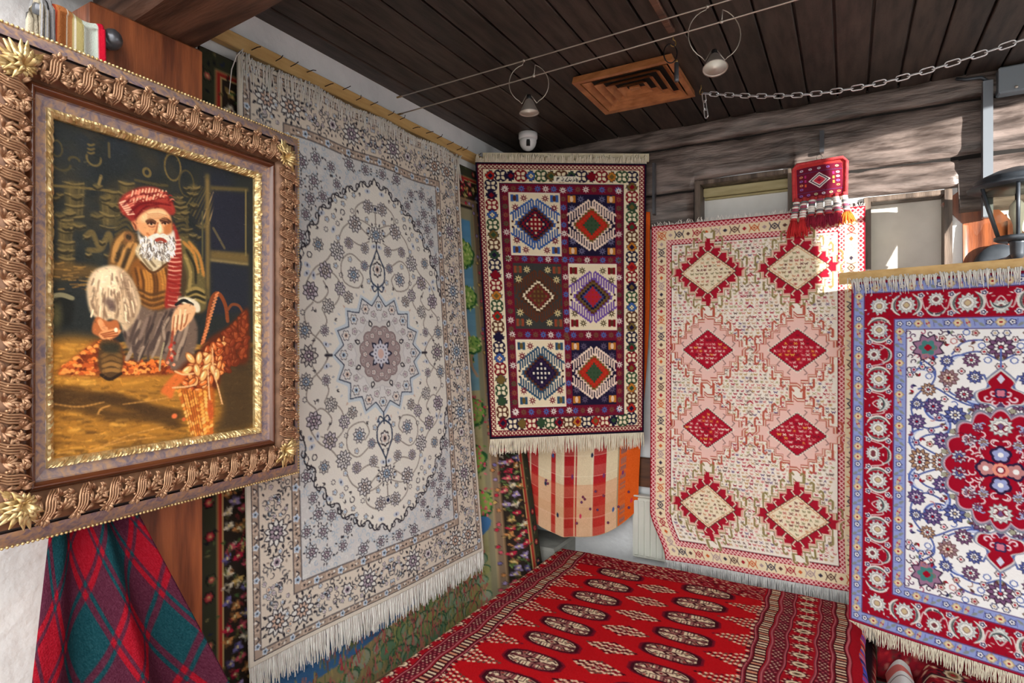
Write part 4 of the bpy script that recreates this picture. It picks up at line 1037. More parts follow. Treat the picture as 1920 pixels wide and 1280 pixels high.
    for x, y in scatter(rg, F0 + 1.4, F0 + 1.4, cx, cy, 2.15, 1800, okf, tk):
        k = rg.random()
        if k < .4: c = rg.choice(PAL); D.flower(x, y, 1.2, rg.choice((4, 5, 6)), [c[0], c[2], c[3]], .34, radii=[1, .7, .35])
        elif k < .75:
            a = rg.uniform(0, 6.3); D.leaf(x, y, 1.9, 1.0, a, rg.choice((NV, BLU, BRN, (120, 50, 70)))); D.leaf(x, y, 1.6, .8, a + 1.0, rg.choice((RED, (130, 140, 120), VI)))
        else: D.line(arc(x, y, 1.0, rg.uniform(0, 6), rg.uniform(7, 9), 8), .3, rg.choice(((186, 120, 120), (150, 110, 90), BLU)))
    # pendants and the red medallion
    D.line([(cx, 26), (cx, 60)], .5, (88, 108, 176))
    for s, c in ((1.0, (126, 134, 160)), (.92, (206, 206, 204)), (.84, RED)):
        Pn = spline([(cx, 41 - 9 * s), (cx - 4.0 * s, 41 - 4.6 * s), (cx - 3.2 * s, 41 - 2.2 * s), (cx - 7.2 * s, 41 + .2 * s), (cx - 6.4 * s, 41 + 3.6 * s), (cx - 3 * s, 41 + 4.2 * s), (cx, 41 + 6.6 * s)], 6)
        D.poly(np.vstack([Pn, np.stack([2 * cx - Pn[::-1, 0], Pn[::-1, 1]], 1)]), c)
    for a, b in ((-3.6, 1.8), (-1.6, 3.2), (-2, 0)): D.line(arc(cx + a, 41 + b, 1.3, 0, 4.6, 10, 1, .4), .5, (226, 200, 210))
    D.lobed(cx, 41, 1.9, 4, NV, .3, .78); D.lobed(cx, 41, 1.3, 4, (206, 120, 140), .3, .78); D.diamond(cx, 36.2, 1.1, 1.6, (206, 206, 226)); D.diamond(cx, 45.4, 1.1, 1.6, (80, 60, 100))
    D.lobed(cx, cy, 16.6, 16, (128, 134, 150), .13, 0, 1.28); D.lobed(cx, cy, 15.9, 16, (196, 160, 176), .13, 0, 1.28); D.lobed(cx, cy, 15.4, 16, (156, 16, 40), .13, 0, 1.28)
    for k in range(16):
        a = (k + .5) * math.pi / 8; D.flower(cx + 16 * math.cos(a), cy + 20.4 * math.sin(a), 1.0, 5, [(110, 104, 90), (160, 160, 140)], .3)
    palm(cx, cy - 14.5, 3.6, 1, 1.57, VI)
    for x, y, r in [(-8.5, -9, 2.5), (-11.3, -2.8, 2.5), (-10.2, 4, 2.4), (-4.6, -8.6, 1.8), (-6.2, -13.6, 1.7)]:
        c = rg.choice(PAL); D.bloom(cx + x, cy + y, r, 9, (80, 60, 90), (206, 210, 220), c[1], TN)
    for k in range(26):
        a = rg.uniform(1.57, 4.71); rr = rg.uniform(5.5, 13.5); D.line(arc(cx + rr * math.cos(a), cy - abs(rr * 1.2 * math.sin(a)), 1.4, a, a + 3.6, 9, 1, .5), .4, rg.choice(((226, 206, 210), (150, 160, 200), (120, 16, 40))))
    for a in (0, math.pi / 2, math.pi, 3 * math.pi / 2): D.lobed(cx + 3.9 * math.cos(a), cy + 5 * math.sin(a), 3.1, 5, (46, 30, 62), .18, a); D.lobed(cx + 3.9 * math.cos(a), cy + 5 * math.sin(a), 2.3, 5, (150, 160, 206) if a % math.pi > 1 else (190, 130, 130), .25, a); D.oval(cx + 4 * math.cos(a), cy + 5 * math.sin(a), .8, .8, WH)
    D.lobed(cx, cy, 2.3, 8, (226, 150, 130), .15); D.oval(cx, cy, 1.2, 1.2, (140, 30, 50)); D.oval(cx, cy, .75, .75, WH)
    D.mirror4(); return D.done()
CA, CB = np.array([1.751, 2.705]), np.array([2.629, 2.400])
cd = (CB - CA) / np.linalg.norm(CB - CA); cn = np.array([cd[1], -cd[0]])
def court_surf(u, v):
    u = np.asarray(u, float); v = np.asarray(v, float)
    b = 0.010 * np.sin(u * 5 + 1) * v + 0.02 * v
    return (CA[0] + (CB[0] - CA[0]) * u + cn[0] * b, CA[1] + (CB[1] - CA[1]) * u + cn[1] * b, 1.835 - 1.335 * v - 0.012 * u * v)
t = thing('court_carpet', 'white carpet with red medallion and red border framed in periwinkle blue', 'carpet', (2.1, 2.58, 0.45))
cloth('pile', dye_court(), court_surf, t, M_WOOL, 0.009, relief=0.0003)
fringe('fringe', t, edge_v(court_surf, 1.0), 300, M_CREAMF, 0.05, (0, 0, -1), (cn[0], cn[1], 0), 12, 0.0017, 0.3)
def flop3(k): return np.array([cn[0], cn[1], 0]) * (0.014 * math.sin(k * 3.0)) + np.array([0, 0, 0.018 * math.sin(k * 3.1) - 0.035 * k * k])
fringe('fringe', t, edge_v(court_surf, 0.0), 300, M_FRINGE, 0.035, (0, 0, -1), (cn[0], cn[1], 0), 13, 0.002, 0.9, 0.4, flop3)
t = thing('carpet_batten', 'pale yellow batten holding up the red medallion carpet under the lantern', 'batten', (2.1, 2.6, 1.84))
part('lath', MB().box((-0.05, -0.014, 0.004), (0.99, 0.032, 0.022), M=basis((cd[0], cd[1], 0), (0, 0, 1), (CA[0] - cn[0] * 0.03, CA[1] - cn[1] * 0.03, 1.846))), M_PALEWOOD, t)
for q in (0.50, 0.80):
    p = CA + (CB - CA) * q - cn * 0.008
    part('bracket', MB().box((p[0] - 0.012, p[1] + 0.012, 1.85), (p[0] + 0.012, YB + 0.01, 1.88)), mat('bracket_wood', (150, 104, 62), rough=0.6), t)
# ------------------------------------------------------------------ the red carpet on the pile
def dye_guls(nx=430):
    W, H = 156, 194
    D = Dye(W, H, nx, (182, 18, 26)); rg = random.Random(14); cx = W / 2
    RED = (186, 18, 26); DK = (62, 14, 26); CR = (226, 204, 172); MR = (112, 18, 36); PK = (190, 96, 104)
    # end border: a dense band of small figures at the far and near end
    for y0 in (0, H - 15):
        D.rect(0, y0, W, y0 + 15, (136, 20, 34))
        for x, y in scatter(rg, 0, y0 + .5, W, y0 + 14.5, 1.35, 6000):
            k = rg.random(); c = rg.choice((CR, CR, DK, PK, (206, 150, 130)))
            if k < .5: D.diamond(x, y, .9, .55, c)
            else: D.line([(x - .7, y - .4), (x + .7, y + .4)], .35, c)
        D.rect(0, y0 + 7, W, y0 + 7.5, DK)
    def stripes(a, b, c): D.rect(cx - b, 0, cx - a, H, c); D.rect(cx + a, 0, cx + b, H, c)
    stripes(42.5, 78, (158, 18, 32))
    for a in (43.2, 48.9, 53.9, 63.4, 68.3, 73.4):
        stripes(a, a + 1.2, DK); stripes(a + .3, a + .9, PK)
    def ladder(a, b):
        stripes(a, b, DK)
        for i in range(int(H / 1.9)):
            y = i * 1.9
            for s in (-1, 1): D.rect(cx + s * (a + b) / 2 - (b - a) * .42, y, cx + s * (a + b) / 2 + (b - a) * .42, y + .95, CR if i % 3 else (206, 140, 110))
    def checks(a, b):
        stripes(a, b, (92, 22, 36)); n = 4
        for i in range(int(H / 1.3)):
            for j in range(n):
                w_ = (b - a) / n
                if (i + j) % 2 == 0:
                    for s in (-1, 1): D.diamond(cx + s * (a + (j + .5) * w_), i * 1.3, w_ * .55, .5, (214, 180, 156) if (i // 2) % 3 else PK)
    ladder(44.6, 48.6); checks(50.3, 53.7); checks(64.8, 68.1); ladder(69.7, 73.2)
    for i in range(30):      # rosettes of the main border
        y = 3 + i * 6.6
        for s in (-1, 1):
            x = cx + s * 59.2
            for k in range(18):
                a = k * math.pi / 9; D.line([(x + 2.6 * math.cos(a), y + 1.6 * math.sin(a)), (x + 3.7 * math.cos(a), y + 2.6 * math.sin(a))], .45, CR if k % 2 else DK)
            D.oval(x, y, 2.9, 2.0, DK); D.oval(x, y, 2.5, 1.6, CR); D.oval(x, y, 1.5, .8, (150, 120, 100)); D.oval(x, y, .8, .45, (70, 60, 40))
    def gul(x, y, a=10.2, b=4.7):
        O = lambda f: [(x + a*f*p, y + b*f*q) for p, q in ((-1, -.38), (-.82, -.72), (-.5, -.95), (0, -1), (.5, -.95), (.82, -.72), (1, -.38), (1, .38), (.82, .72), (.5, .95), (0, 1), (-.5, .95), (-.82, .72), (-1, .38))]
        D.poly(O(1.12), MR); D.poly(O(1.02), DK); D.poly(O(.88), CR)
        D.poly([(x, y), (x - a*.86, y), (x - a*.72, y - b*.62), (x - a*.44, y - b*.82), (x, y - b*.86)], (104, 30, 42), .62); D.poly([(x, y), (x + a*.86, y), (x + a*.72, y + b*.62), (x + a*.44, y + b*.82), (x, y + b*.86)], (104, 30, 42), .62)
        for p_, q_ in ((-.62, -.34), (-.3, -.6), (.62, .34), (.3, .6)): D.diamond(x + p_*a, y + q_*b, 1.5, .8, CR)
        D.poly([(x - a*.88, y - b*.1), (x, y - b*.08), (x, y - b*.9), (x - a*.1, y - b*.9), (x - a*.08, y + b*.08), (x - a*.88, y + b*.1)], (120, 24, 38), .25)
        for sx in (-1, 1):
            D.line([(x + sx*a*.34, y - b*.86), (x + sx*a*.34, y - b*.36), (x + sx*a*.14, y - b*.36)], .45, DK); D.line([(x + sx*a*.34, y + b*.86), (x + sx*a*.34, y + b*.36), (x + sx*a*.14, y + b*.36)], .45, DK)
            for sy in (-1, 1):
                D.line([(x + sx*a*.48, y + sy*b*.28), (x + sx*a*.60, y + sy*b*.62), (x + sx*a*.78, y + sy*b*.38)], .55, DK); D.line([(x + sx*a*.12, y + sy*b*.9), (x + sx*a*.12, y + sy*b*.5)], .5, DK); D.line([(x + sx*a*.22, y + sy*b*.9), (x + sx*a*.22, y + sy*b*.55)], .4, MR)
                D.line([(x + sx*a*.86, y + sy*b*.1), (x + sx*a*.66, y + sy*b*.2)], .45, DK); D.diamond(x + sx*a*.5, y + sy*b*.68, .8, .5, (160, 60, 56)); D.oval(x + sx*a*.44, y + sy*b*.52, .5, .35, (74, 60, 44))
            D.line([(x + sx*a*.36, y), (x + sx*a*.84, y)], .5, DK)
        D.poly([(x - a*.3, y), (x - a*.16, y - b*.3), (x + a*.16, y - b*.3), (x + a*.3, y), (x + a*.16, y + b*.3), (x - a*.16, y + b*.3)], DK); D.diamond(x, y, a*.2, b*.24, (206, 176, 150)); D.diamond(x, y, a*.1, b*.13, MR)
    def minor(x, y, a=11, b=5.2, half=0):
        for i in range(-8, 9):
            if half and i * half < 0: continue
            f = abs(i) / 8; h = b * (1 - f) ** 1.1 + .5
            for j in np.arange(-h, h + .01, 1.15):
                c = CR if (i + int(round(j / 1.15))) % 2 else rg.choice((DK, (96, 70, 60), MR))
                D.diamond(x + i * a / 8, y + j, .85, .62, c)
        D.diamond(x, y, 1.6, 1.2, MR); D.diamond(x, y, .8, .6, CR)
    for i in range(13):
        y = 18.6 + i * 14.4
        if y > H - 20: break
        for x in (cx - 20, cx + 20): gul(x, y)
        ym = y + 7.2
        if ym < H - 20:
            minor(cx, ym, 9, 3.8); minor(cx - 42.5, ym, 13, 4.2, 1); minor(cx + 42.5, ym, 13, 4.2, -1)
    for i in range(96):      # toothed edge between ground and border
        y = 15 + i * 1.72
        for s in (-1, 1):
            if y < H - 15: D.diamond(cx + s * 42.4, y, .9, .6, CR if i % 2 else DK)
    nz = np.random.default_rng(4).normal(0, .018, D.a.shape[:2]).astype(np.float32); D.a += nz[..., None]
    return D.done()
PZ = 0.50
def gul_surf(u, v):
    s = (np.asarray(u, float) - 0.5) * 1.56; v = np.asarray(v, float)
    y = 2.84 - 1.94 * v
    x = 1.0 + s + 0.004 * np.sin(y * 17 + 1) + 0.003 * np.sin(y * 41)
    eL = 0.395; r = 0.035
    over = np.clip(eL + r - x, 0, 9)           # arc length past the left edge
    th = np.clip(over / r, 0, math.pi / 2)
    xx = np.where(over > 0, eL + r - r * np.sin(th), x)
    zz = np.where(over > 0, PZ - r * (1 - np.cos(th)) - np.clip(over - r * math.pi / 2, 0, 9), PZ)
    eR = 1.735; over2 = np.clip(x - eR, 0, 9); zz = zz - 0.9 * over2 ** 1.5 * 2.0
    zz = zz + (0.003 * np.sin(y * 6 + x * 4) + 0.002 * np.sin(x * 13 + y * 9)) * (over <= 0)
    return (xx, y, zz)
t = thing('gul_carpet', 'bright red carpet with rows of oval medallions spread over the pile', 'carpet', (1.0, 1.87, 0.49))
cloth('pile', dye_guls(), gul_surf, t, M_WOOL, 0.008, relief=0.0003)

# the folded carpets underneath and beside it
def dye_edge(w, h, kind, seed, nx=70):
    D = Dye(w, h, nx, (150, 24, 34)); rg = random.Random(seed)
    if kind == 'tufts':
        for y in np.arange(-4, h, 1.3): D.line([(w * .18, y), (w * .5, y + 3.2)], 1.3, rg.choice(((60, 84, 190), (150, 70, 160), (226, 110, 60), (214, 50, 60), (40, 40, 60), (120, 90, 190), (240, 150, 120))))
        D.rect(0, 0, w * .16, h, (196, 30, 36)); D.rect(w * .55, 0, w * .6, h, (216, 196, 176)); 
        for y in np.arange(-4, h, 1.7): D.line([(w * .64, y), (w * .95, y + 3)], 1.2, rg.choice(((190, 150, 90), (70, 50, 40), (110, 110, 70), (190, 60, 40), (226, 206, 170))))
    elif kind == 'bands':
        for y in np.arange(0, h, 1.9):
            D.rect(0, y, w, y + 1.0, rg.choice(((112, 22, 36), (60, 24, 34), (206, 180, 150), (150, 40, 40))))
        D.rect(w * .3, 0, w * .45, h, (40, 24, 30)); D.rect(w * .62, 0, w * .7, h, (214, 190, 160))
    elif kind == 'white':
        D.rect(0, 0, w, h, (224, 226, 224)); D.poly([(0, 0), (w, h * .3), (w, h * .6), (0, h * .45)], (214, 120, 116)); D.poly([(0, h * .6), (w, h * .75), (w, h), (0, h * .9)], (206, 106, 104))
    else:
        D.rect(0, 0, w, h, (132, 24, 36))
        for x, y in scatter(rg, 0, 0, w, h, 1.5, 4000):
            D.diamond(x, y, .9, .6, rg.choice(((40, 20, 30), (214, 180, 150), (170, 40, 44), (90, 20, 34), (60, 60, 50))))
        for q in (.2, .5, .8): D.rect(w * q, 0, w * q + .8, h, (34, 20, 28))
    return D.done()
def folded(x0, x1, y0, y1, z0, z1, kind, seed, label, group=None):
    """a carpet folded flat: slab body and the rounded outer fold that shows its pattern"""
    t = thing('folded_carpet', label, 'carpet', ((x0 + x1) / 2, (y0 + y1) / 2, z0), group)
    r = (z1 - z0) / 2; L = 0.22
    tot = 2 * L + math.pi * r
    def surf(u, v):
        s = np.asarray(u, float) * tot; v = np.asarray(v, float)
        y = y1 - (y1 - y0) * v
        th = np.clip((s - L) / r, 0, math.pi)
        x = np.where(s < L, x1 - r - L + s, np.where(s > L + math.pi * r, x1 - r - (s - L - math.pi * r), x1 - r + r * np.sin(th)))
        z = z0 + r + r * np.cos(th)
        return (x + 0.006 * np.sin(y * 9 + seed), y, z)
    n = 70
    cloth('fold', dye_edge(tot * 100, (y1 - y0) * 100, kind, seed, n), surf, t, M_WOOL, 0.006)
    b = MB().box((x0, y0 + 0.01, z0 + 0.007), (x1 - r - L + 0.01, y1 - 0.01, z1 - 0.007), b=0.012)
    part('body', b, mat('dark_red_wool', (112, 22, 34), (80, 18, 28), rough=0.95, scale=60, bump=(300, 0.5, 0.004)), t)
    return t
folded(0.43, 1.80, 0.95, 2.82, 0.395, 0.480, 'tufts', 1, 'folded red carpet with bright diagonal tufts right under the red medallion carpet', 'carpets folded in the pile')
folded(0.43, 1.83, 0.95, 2.82, 0.300, 0.392, 'bands', 2, 'folded dark banded carpet second from the top of the pile', 'carpets folded in the pile')
folded(0.43, 1.81, 0.95, 2.82, 0.150, 0.297, 'diamonds', 3, 'thick folded carpet low in the pile', 'carpets folded in the pile')
folded(0.43, 1.83, 0.95, 2.82, 0.002, 0.147, 'bands', 4, 'thick folded carpet at the very bottom of the pile', 'carpets folded in the pile')
folded(1.99, 2.80, 1.75, 2.52, 0.002, 0.200, 'diamonds', 5, 'thick folded red carpet on the floor below the thrown carpet', 'carpets folded beside the pile')
folded(1.99, 2.78, 1.78, 2.50, 0.203, 0.375, 'bands', 6, 'thick folded banded carpet just below the thrown carpet', 'carpets folded beside the pile')

# a loose heap in front of the court carpet: white kilim and a dark red carpet thrown over the lower ones
def dye_heap(nx=200):
    D = Dye(90, 70, nx, (124, 22, 34)); rg = random.Random(31)
    for x, y in scatter(rg, 0, 0, 90, 70, 1.8, 6000): D.diamond(x, y, 1.1, .75, rg.choice(((44, 22, 30), (206, 176, 146), (160, 36, 42), (80, 18, 32), (90, 80, 60))))
    for y in (6, 20, 34, 48, 62): D.rect(0, y, 90, y + 1, (34, 18, 26)); D.rect(0, y + 1, 90, y + 1.6, (206, 180, 150))
    for x, y in scatter(rg, 4, 4, 86, 66, 9, 800): D.flower(x, y, 3.4, 8, [(36, 20, 28), (206, 180, 150), (112, 90, 60), (150, 30, 40)], .2)
    return D.done()
def heap_surf(u, v):
    u = np.asarray(u, float); v = np.asarray(v, float)
    x = 1.945 + 0.86 * u; y = 2.615 - 0.86 * v - 0.12 * u
    z = 0.425 + 0.006 * np.sin(u * 9 + v * 5) - 0.10 * np.clip((0.06 - u) / 0.06, 0, 1) ** 1.5
    return (x, y, z)
t = thing('thrown_carpet', 'dark red patterned carpet thrown loosely below the white medallion carpet', 'carpet', (2.3, 2.2, 0.40))
cloth('pile', dye_heap(), heap_surf, t, M_WOOL, 0.008)
def dye_white(nx=120):
    D = Dye(24, 80, nx, (226, 228, 228)); rg = random.Random(3)
    for k in range(7):
        y = k * 13; D.poly([(0, y), (24, y + 7), (24, y + 10), (0, y + 6)], (214, 118, 112)); D.line([(0, y + 8), (24, y + 14)], .6, (120, 120, 120))
    return D.done()
def white_surf(u, v):
    u = np.asarray(u, float); v = np.asarray(v, float)
    return (1.862 + 0.078 * u + 0.010 * np.sin(v * 5), 2.66 - 0.8 * v, 0.375 + 0.030 * np.sin(u * math.pi) - 0.02 * v - 0.05 * (1 - u) ** 2)
t = thing('white_kilim', 'white and pink folded kilim squeezed between the pile and thrown carpet', 'kilim', (1.93, 2.3, 0.17))
cloth('weave', dye_white(), white_surf, t, M_FLAT, 0.006)
b = MB(); 
for k in range(4): b.box((1.868, 1.90, 0.002 + k * 0.085), (1.93, 2.62, 0.08 + k * 0.085), b=0.01)
part('body', b, mat('white_wool', (216, 214, 208), (196, 194, 188), rough=0.95, scale=60), t)

# a rolled carpet that closes the gap behind the heap
def roll_surf(u, v):
    u = np.asarray(u, float); v = np.asarray(v, float); a = u * 4 * math.pi; r = 0.085 + 0.006 * u * 2
    return (1.838 + 0.93 * v, 2.775 + r * np.cos(a), 0.345 + r * np.sin(a))
t = thing('rolled_carpet', 'rolled dark red carpet lying behind the white medallion carpet', 'carpet', (2.3, 2.775, 0.25))
cloth('pile', dye_edge(110, 90, 'diamonds', 9, 110), roll_surf, t, M_WOOL, 0.005, flip=True)
# ------------------------------------------------------------------ the framed picture
FR_D = 1.80; FR_R = -0.651                           # far outer edge in camera distance / offset
AWAY = np.array([math.sin(R(26.5)), math.cos(R(26.5))])
FAR = CAM + RGT * FR_R + FWD * FR_D                  # at eye height
ALONG = -(RGT * AWAY[0] + FWD * AWAY[1])              # towards the near end
T0, T1, TI0, TI1 = 0.0, 0.817, 0.160, 0.657           # outer and inner extents along the picture
Z0, Z1, ZI0, ZI1 = 1.196, 2.222, 1.361, 2.055
UX = -ALONG                                           # left to right as seen
UN = np.cross(np.array([0, 0, 1.0]), UX) * -1         # out of the wall
if np.dot(UN, CAM - FAR) < 0: UN = -UN
FAR = FAR - UN * 0.025
def fp(x, y, d):
    """picture-plane point: x from the left outer edge, y from the bottom, d out of the plane"""
    p = FAR + ALONG * (T1 - x) + UN * d; return np.array([p[0], p[1], Z0 + y])
FW, FH = T1 - T0, Z1 - Z0

def pp(px, py):
    """a place of the photographed canvas in cm of the canvas"""
    q = (px - 960) / FPX
    t_ = (FR_D * q - FR_R) / (AWAY[1] * q - AWAY[0])
    dep = FR_D - AWAY[1] * t_
    z = 1.6 + (640 - py) / FPX * dep
    return ((TI1 - t_) * 100, (ZI1 - z) * 100)
def dye_portrait(nx=350):
    W, H = (TI1 - TI0) * 100, (ZI1 - ZI0) * 100
    D = Dye(W, H, nx, (38, 42, 42)); rg = random.Random(6)
    Q = lambda P: [pp(*p) for p in P]
    def poly(P, c, soft=.25, al=1.0, sm=True): D.poly(spline(Q(P), 5, True) if sm else Q(P), c, al, soft)
    def ln(P, w, c, soft=.12, al=1.0, sm=True): D.line(spline(Q(P), 6) if sm and len(P) > 2 else Q(P), w, c, al, soft)
    def ov(px, py, rx, ry, c, ang=0, soft=.25, al=1.0): x, y = pp(px, py); D.oval(x, y, rx, ry, c, ang, al, soft)
    def ring(px, py, rx, ry, w, c, al=1.0, a0=0, a1=6.4):
        x, y = pp(px, py); D.line(np.stack([x + rx * np.cos(np.linspace(a0, a1, 22)), y + ry * np.sin(np.linspace(a0, a1, 22))], 1), w, c, al, .12)
    # background wall and vessels
    for k in range(260):
        px, py = rg.uniform(105, 470), rg.uniform(240, 560); ov(px, py, rg.uniform(1, 4), rg.uniform(.5, 3), rg.choice(((30, 34, 36), (46, 50, 44), (54, 52, 44), (36, 42, 50), (60, 54, 42))), rg.uniform(0, 3), .6, .4)
    ov(415, 420, 6, 14, (34, 38, 50), 0, .3, .8)
    GO = (98, 86, 54); DG = (70, 64, 44); LG = (112, 98, 64)
    def pot(x, y, w, h, n=3):
        poly([(x - w, y), (x + w, y + w * .25), (x + w * .8, y + h + w * .2), (x - w * .8, y + h)], (82, 74, 50), .4, .85, False); [ln([(x - w + k * w * .25, y + 2), (x - w * .8 + k * w * .2, y + h)], .25, rg.choice((GO, (60, 54, 38), DG)), .12, .6) for k in range(9)]
        poly([(x - w * .5, y), (x - w * .1, y), (x - w * .1, y + h), (x - w * .5, y + h)], GO, .4, .8, False)
        for i in range(n + 1):
            yy = y + h * i / n; ln([(x - w, yy + rg.uniform(-2, 2)), (x, yy + w * .3), (x + w, yy + w * .22)], rg.uniform(.2, .4), LG, .12, .75); ln([(x - w, yy + 4), (x, yy + 4 + w * .3), (x + w, yy + 4 + w * .22)], .25, (52, 48, 34), .12, .8)
    pot(152, 345, 17, 60, 3); pot(136, 412, 13, 40, 2); pot(138, 452, 14, 46, 3); pot(222, 360, 14, 22, 1); pot(216, 380, 18, 44, 2); pot(246, 345, 14, 20, 1); pot(344, 388, 12, 22, 2)
    ring(330, 318, 2.0, 3.2, .4, GO); ring(355, 348, 1.9, 3.2, .4, DG); ring(283, 328, .8, .9, .5, GO, .9); ring(128, 312, 1.7, 1.4, .4, DG, .8, 0, 3.3); ring(152, 308, 1.0, .8, .4, DG, .8, 3, 6); ring(120, 285, 1.0, 1.6, .3, DG); ring(187, 303, 1.4, 1.5, .4, GO, .7, -.3, 3.4)
    for y in (277, 285, 292): ln([(176, y), (182, y + 2), (188, y)], .3, GO, .15, .7)
    ln([(214, 275), (215, 300)], .5, GO, .15, .7); ln([(200, 335), (196, 350)], .6, LG); ln([(104, 352), (180, 358), (216, 362)], .5, GO); ln([(262, 342), (300, 350), (320, 352)], .6, DG)
    for k in range(9): ln([(380 + k * 4, 352 + k * 2), (352 + k * 5, 392 + k * 5)], .35, rg.choice((GO, DG, (196, 164, 110))), .12, .8)
    for k in range(6): y = 400 + k * 9; ln([(336, y), (352, y - 3), (358, y + 10)], .5, DG); ln([(262 - 2 * k, y + 6), (245, y - 4), (226, y + 6)], .5, DG)
    for P in ([(172, 446), (184, 438), (196, 462), (212, 448)], [(176, 470), (200, 468), (214, 440), (222, 470)]): ln(P, .9, (96, 84, 54), .3, .8)
    for k in range(46):      # crowded copper and wicker ware on the shelves
        px = rg.choice((rg.uniform(110, 250), rg.uniform(330, 385))); py = rg.uniform(350, 480); w = rg.uniform(5, 12); c = rg.choice((DG, (74, 66, 46), (112, 98, 60)))
        ov(px, py, w * .11, w * .08, c, rg.uniform(-.3, .3), .4, .5); ln([(px - w, py - 2), (px, py + 1), (px + w, py - 1)], .28, rg.choice((GO, LG)), .12, .6); ln([(px - w, py + 3), (px, py + 6), (px + w, py + 3)], .3, (40, 38, 30), .15, .7)
    # wooden posts at the right and shelf
    poly([(389, 330), (397, 330), (398, 560), (390, 560)], (92, 82, 52), .4, 1, False); poly([(391, 340), (395, 340), (395, 540), (392, 540)], (136, 112, 70), .4, .7, False)
    poly([(398, 352), (468, 356), (468, 362), (398, 360)], (88, 78, 50), .3, 1, False); poly([(398, 470), (468, 476), (468, 494), (398, 486)], (100, 86, 54), .4, 1, False); poly([(398, 486), (468, 494), (468, 498), (398, 490)], (150, 132, 84), .3, 1, False)
    poly([(402, 364), (462, 366), (462, 470), (402, 466)], (36, 38, 50), .4, 1, False); poly([(402, 496), (468, 502), (468, 580), (402, 590)], (36, 40, 50), .5, 1, False); ln([(404, 430), (424, 466)], .7, (86, 80, 62)); ln([(463, 360), (463, 480)], .5, (110, 100, 66)); ln([(384, 400), (384, 560)], .5, (80, 78, 56))
    # straw shelf, cauldron
    poly([(104, 492), (190, 500), (200, 512), (180, 520), (104, 520)], (92, 72, 42), .6, .9)
    for k in range(40): px, py = rg.uniform(106, 190), rg.uniform(494, 545); ln([(px, py), (px + rg.uniform(8, 20), py + rg.uniform(-3, 3))], .3, rg.choice(((126, 98, 54), (74, 58, 36), (150, 116, 64))), .1, .7)
    poly([(104, 552), (140, 550), (150, 560), (148, 600), (130, 612), (104, 612)], (28, 30, 28), .4); ln([(104, 556), (128, 552), (148, 558)], .9, (120, 116, 92)); ov(118, 590, 1.1, 2.6, (96, 92, 60), 0, .6, .7)
    # ground
    G = [pp(px, py) for px, py in ((103, 632), (150, 628), (200, 634), (260, 690), (330, 690), (400, 670), (475, 700), (475, 806), (300, 840), (100, 870))]
    D.poly(G, (156, 110, 44), 1, 1.2)
    for k in range(1100):
        px = rg.uniform(104, 470); py = rg.uniform(640, 855); f = (py - 640) / 215
        c = rg.choice(((186, 134, 56), (170, 120, 50), (140, 98, 42), (206, 156, 72))) if f < .35 or rg.random() < .35 else rg.choice(((112, 78, 34), (132, 94, 42), (88, 62, 30), (150, 108, 48)))
        ln([(px, py), (px + rg.uniform(6, 26), py + rg.uniform(-4, 3))], rg.uniform(.25, .7), c, .2, .55)
    poly([(400, 660), (475, 640), (475, 806), (400, 822), (420, 760)], (62, 50, 34), 1.2, .92)
    for P in ([(104, 728), (150, 734), (200, 742), (260, 756), (310, 766), (345, 772)], [(104, 748), (150, 752), (220, 770), (300, 778), (340, 790)], [(180, 740), (240, 745), (300, 770)]): ln(P, 2.0, (66, 48, 28), .9, .5)
    for P in ([(110, 750), (160, 756), (205, 748)], [(240, 752), (300, 744), (330, 738)], [(194, 770), (200, 760), (216, 754)], [(206, 826), (260, 806), (312, 794)], [(180, 836), (240, 820), (300, 812)], [(120, 842), (150, 836)]): ln(P, .32, (186, 138, 74), .15, .6)
    # braided mat
    poly([(122, 690), (150, 668), (196, 634), (232, 640), (250, 670), (330, 680), (334, 696), (240, 700), (140, 698)], (120, 56, 26), .5)
    for k in range(230):
        px = rg.uniform(126, 330); py = rg.uniform(max(636, 690 - (px - 122) * .75) if px < 200 else 672, 696); ln([(px - 3, py + 1), (px, py - 1), (px + 3, py + 1)], .42, rg.choice(((206, 112, 50), (176, 84, 40), (226, 144, 74), (104, 44, 22))), .15, .9)
    # coat body
    poly([(214, 482), (222, 452), (240, 434), (266, 440), (290, 470), (322, 492), (346, 448), (372, 462), (386, 500), (390, 540), (388, 582), (350, 590), (300, 600), (250, 590), (212, 540)], (66, 54, 38), .3)
    poly([(214, 490), (224, 452), (244, 436), (262, 446), (262, 492), (250, 520), (222, 504)], (108, 78, 46), .3)
    for P in ([(222, 490), (228, 460), (244, 440)], [(232, 500), (244, 474), (256, 452)], [(244, 506), (256, 480), (264, 460)], [(226, 470), (236, 462), (240, 480)]): ln(P, .9, (172, 128, 74), .2, .8)
    for P in ([(228, 488), (238, 462)], [(240, 500), (250, 470)]): ln(P, .9, (48, 40, 30), .25, .8)
    ov(250, 446, 1.1, 1.2, (120, 84, 52), 0, .2); ov(250, 446, .6, .7, (54, 44, 34), 0, .2)
    poly([(342, 446), (366, 456), (384, 490), (390, 540), (388, 580), (352, 576), (356, 520), (344, 480)], (92, 84, 54), .3)
    for P in ([(350, 456), (368, 476), (376, 510)], [(360, 456), (378, 480), (386, 516)], [(352, 480), (362, 510), (360, 540)], [(356, 546), (372, 540), (386, 546)], [(354, 556), (370, 550), (388, 556)], [(352, 566), (372, 560), (388, 566)]): ln(P, .8, rg.choice(((140, 122, 74), (170, 120, 60))), .2, .8)
    for P in ([(355, 470), (370, 500), (372, 530)], [(356, 552), (372, 546), (388, 552)], [(354, 562), (372, 556), (388, 562)]): ln(P, .6, (40, 38, 28), .2, .8)
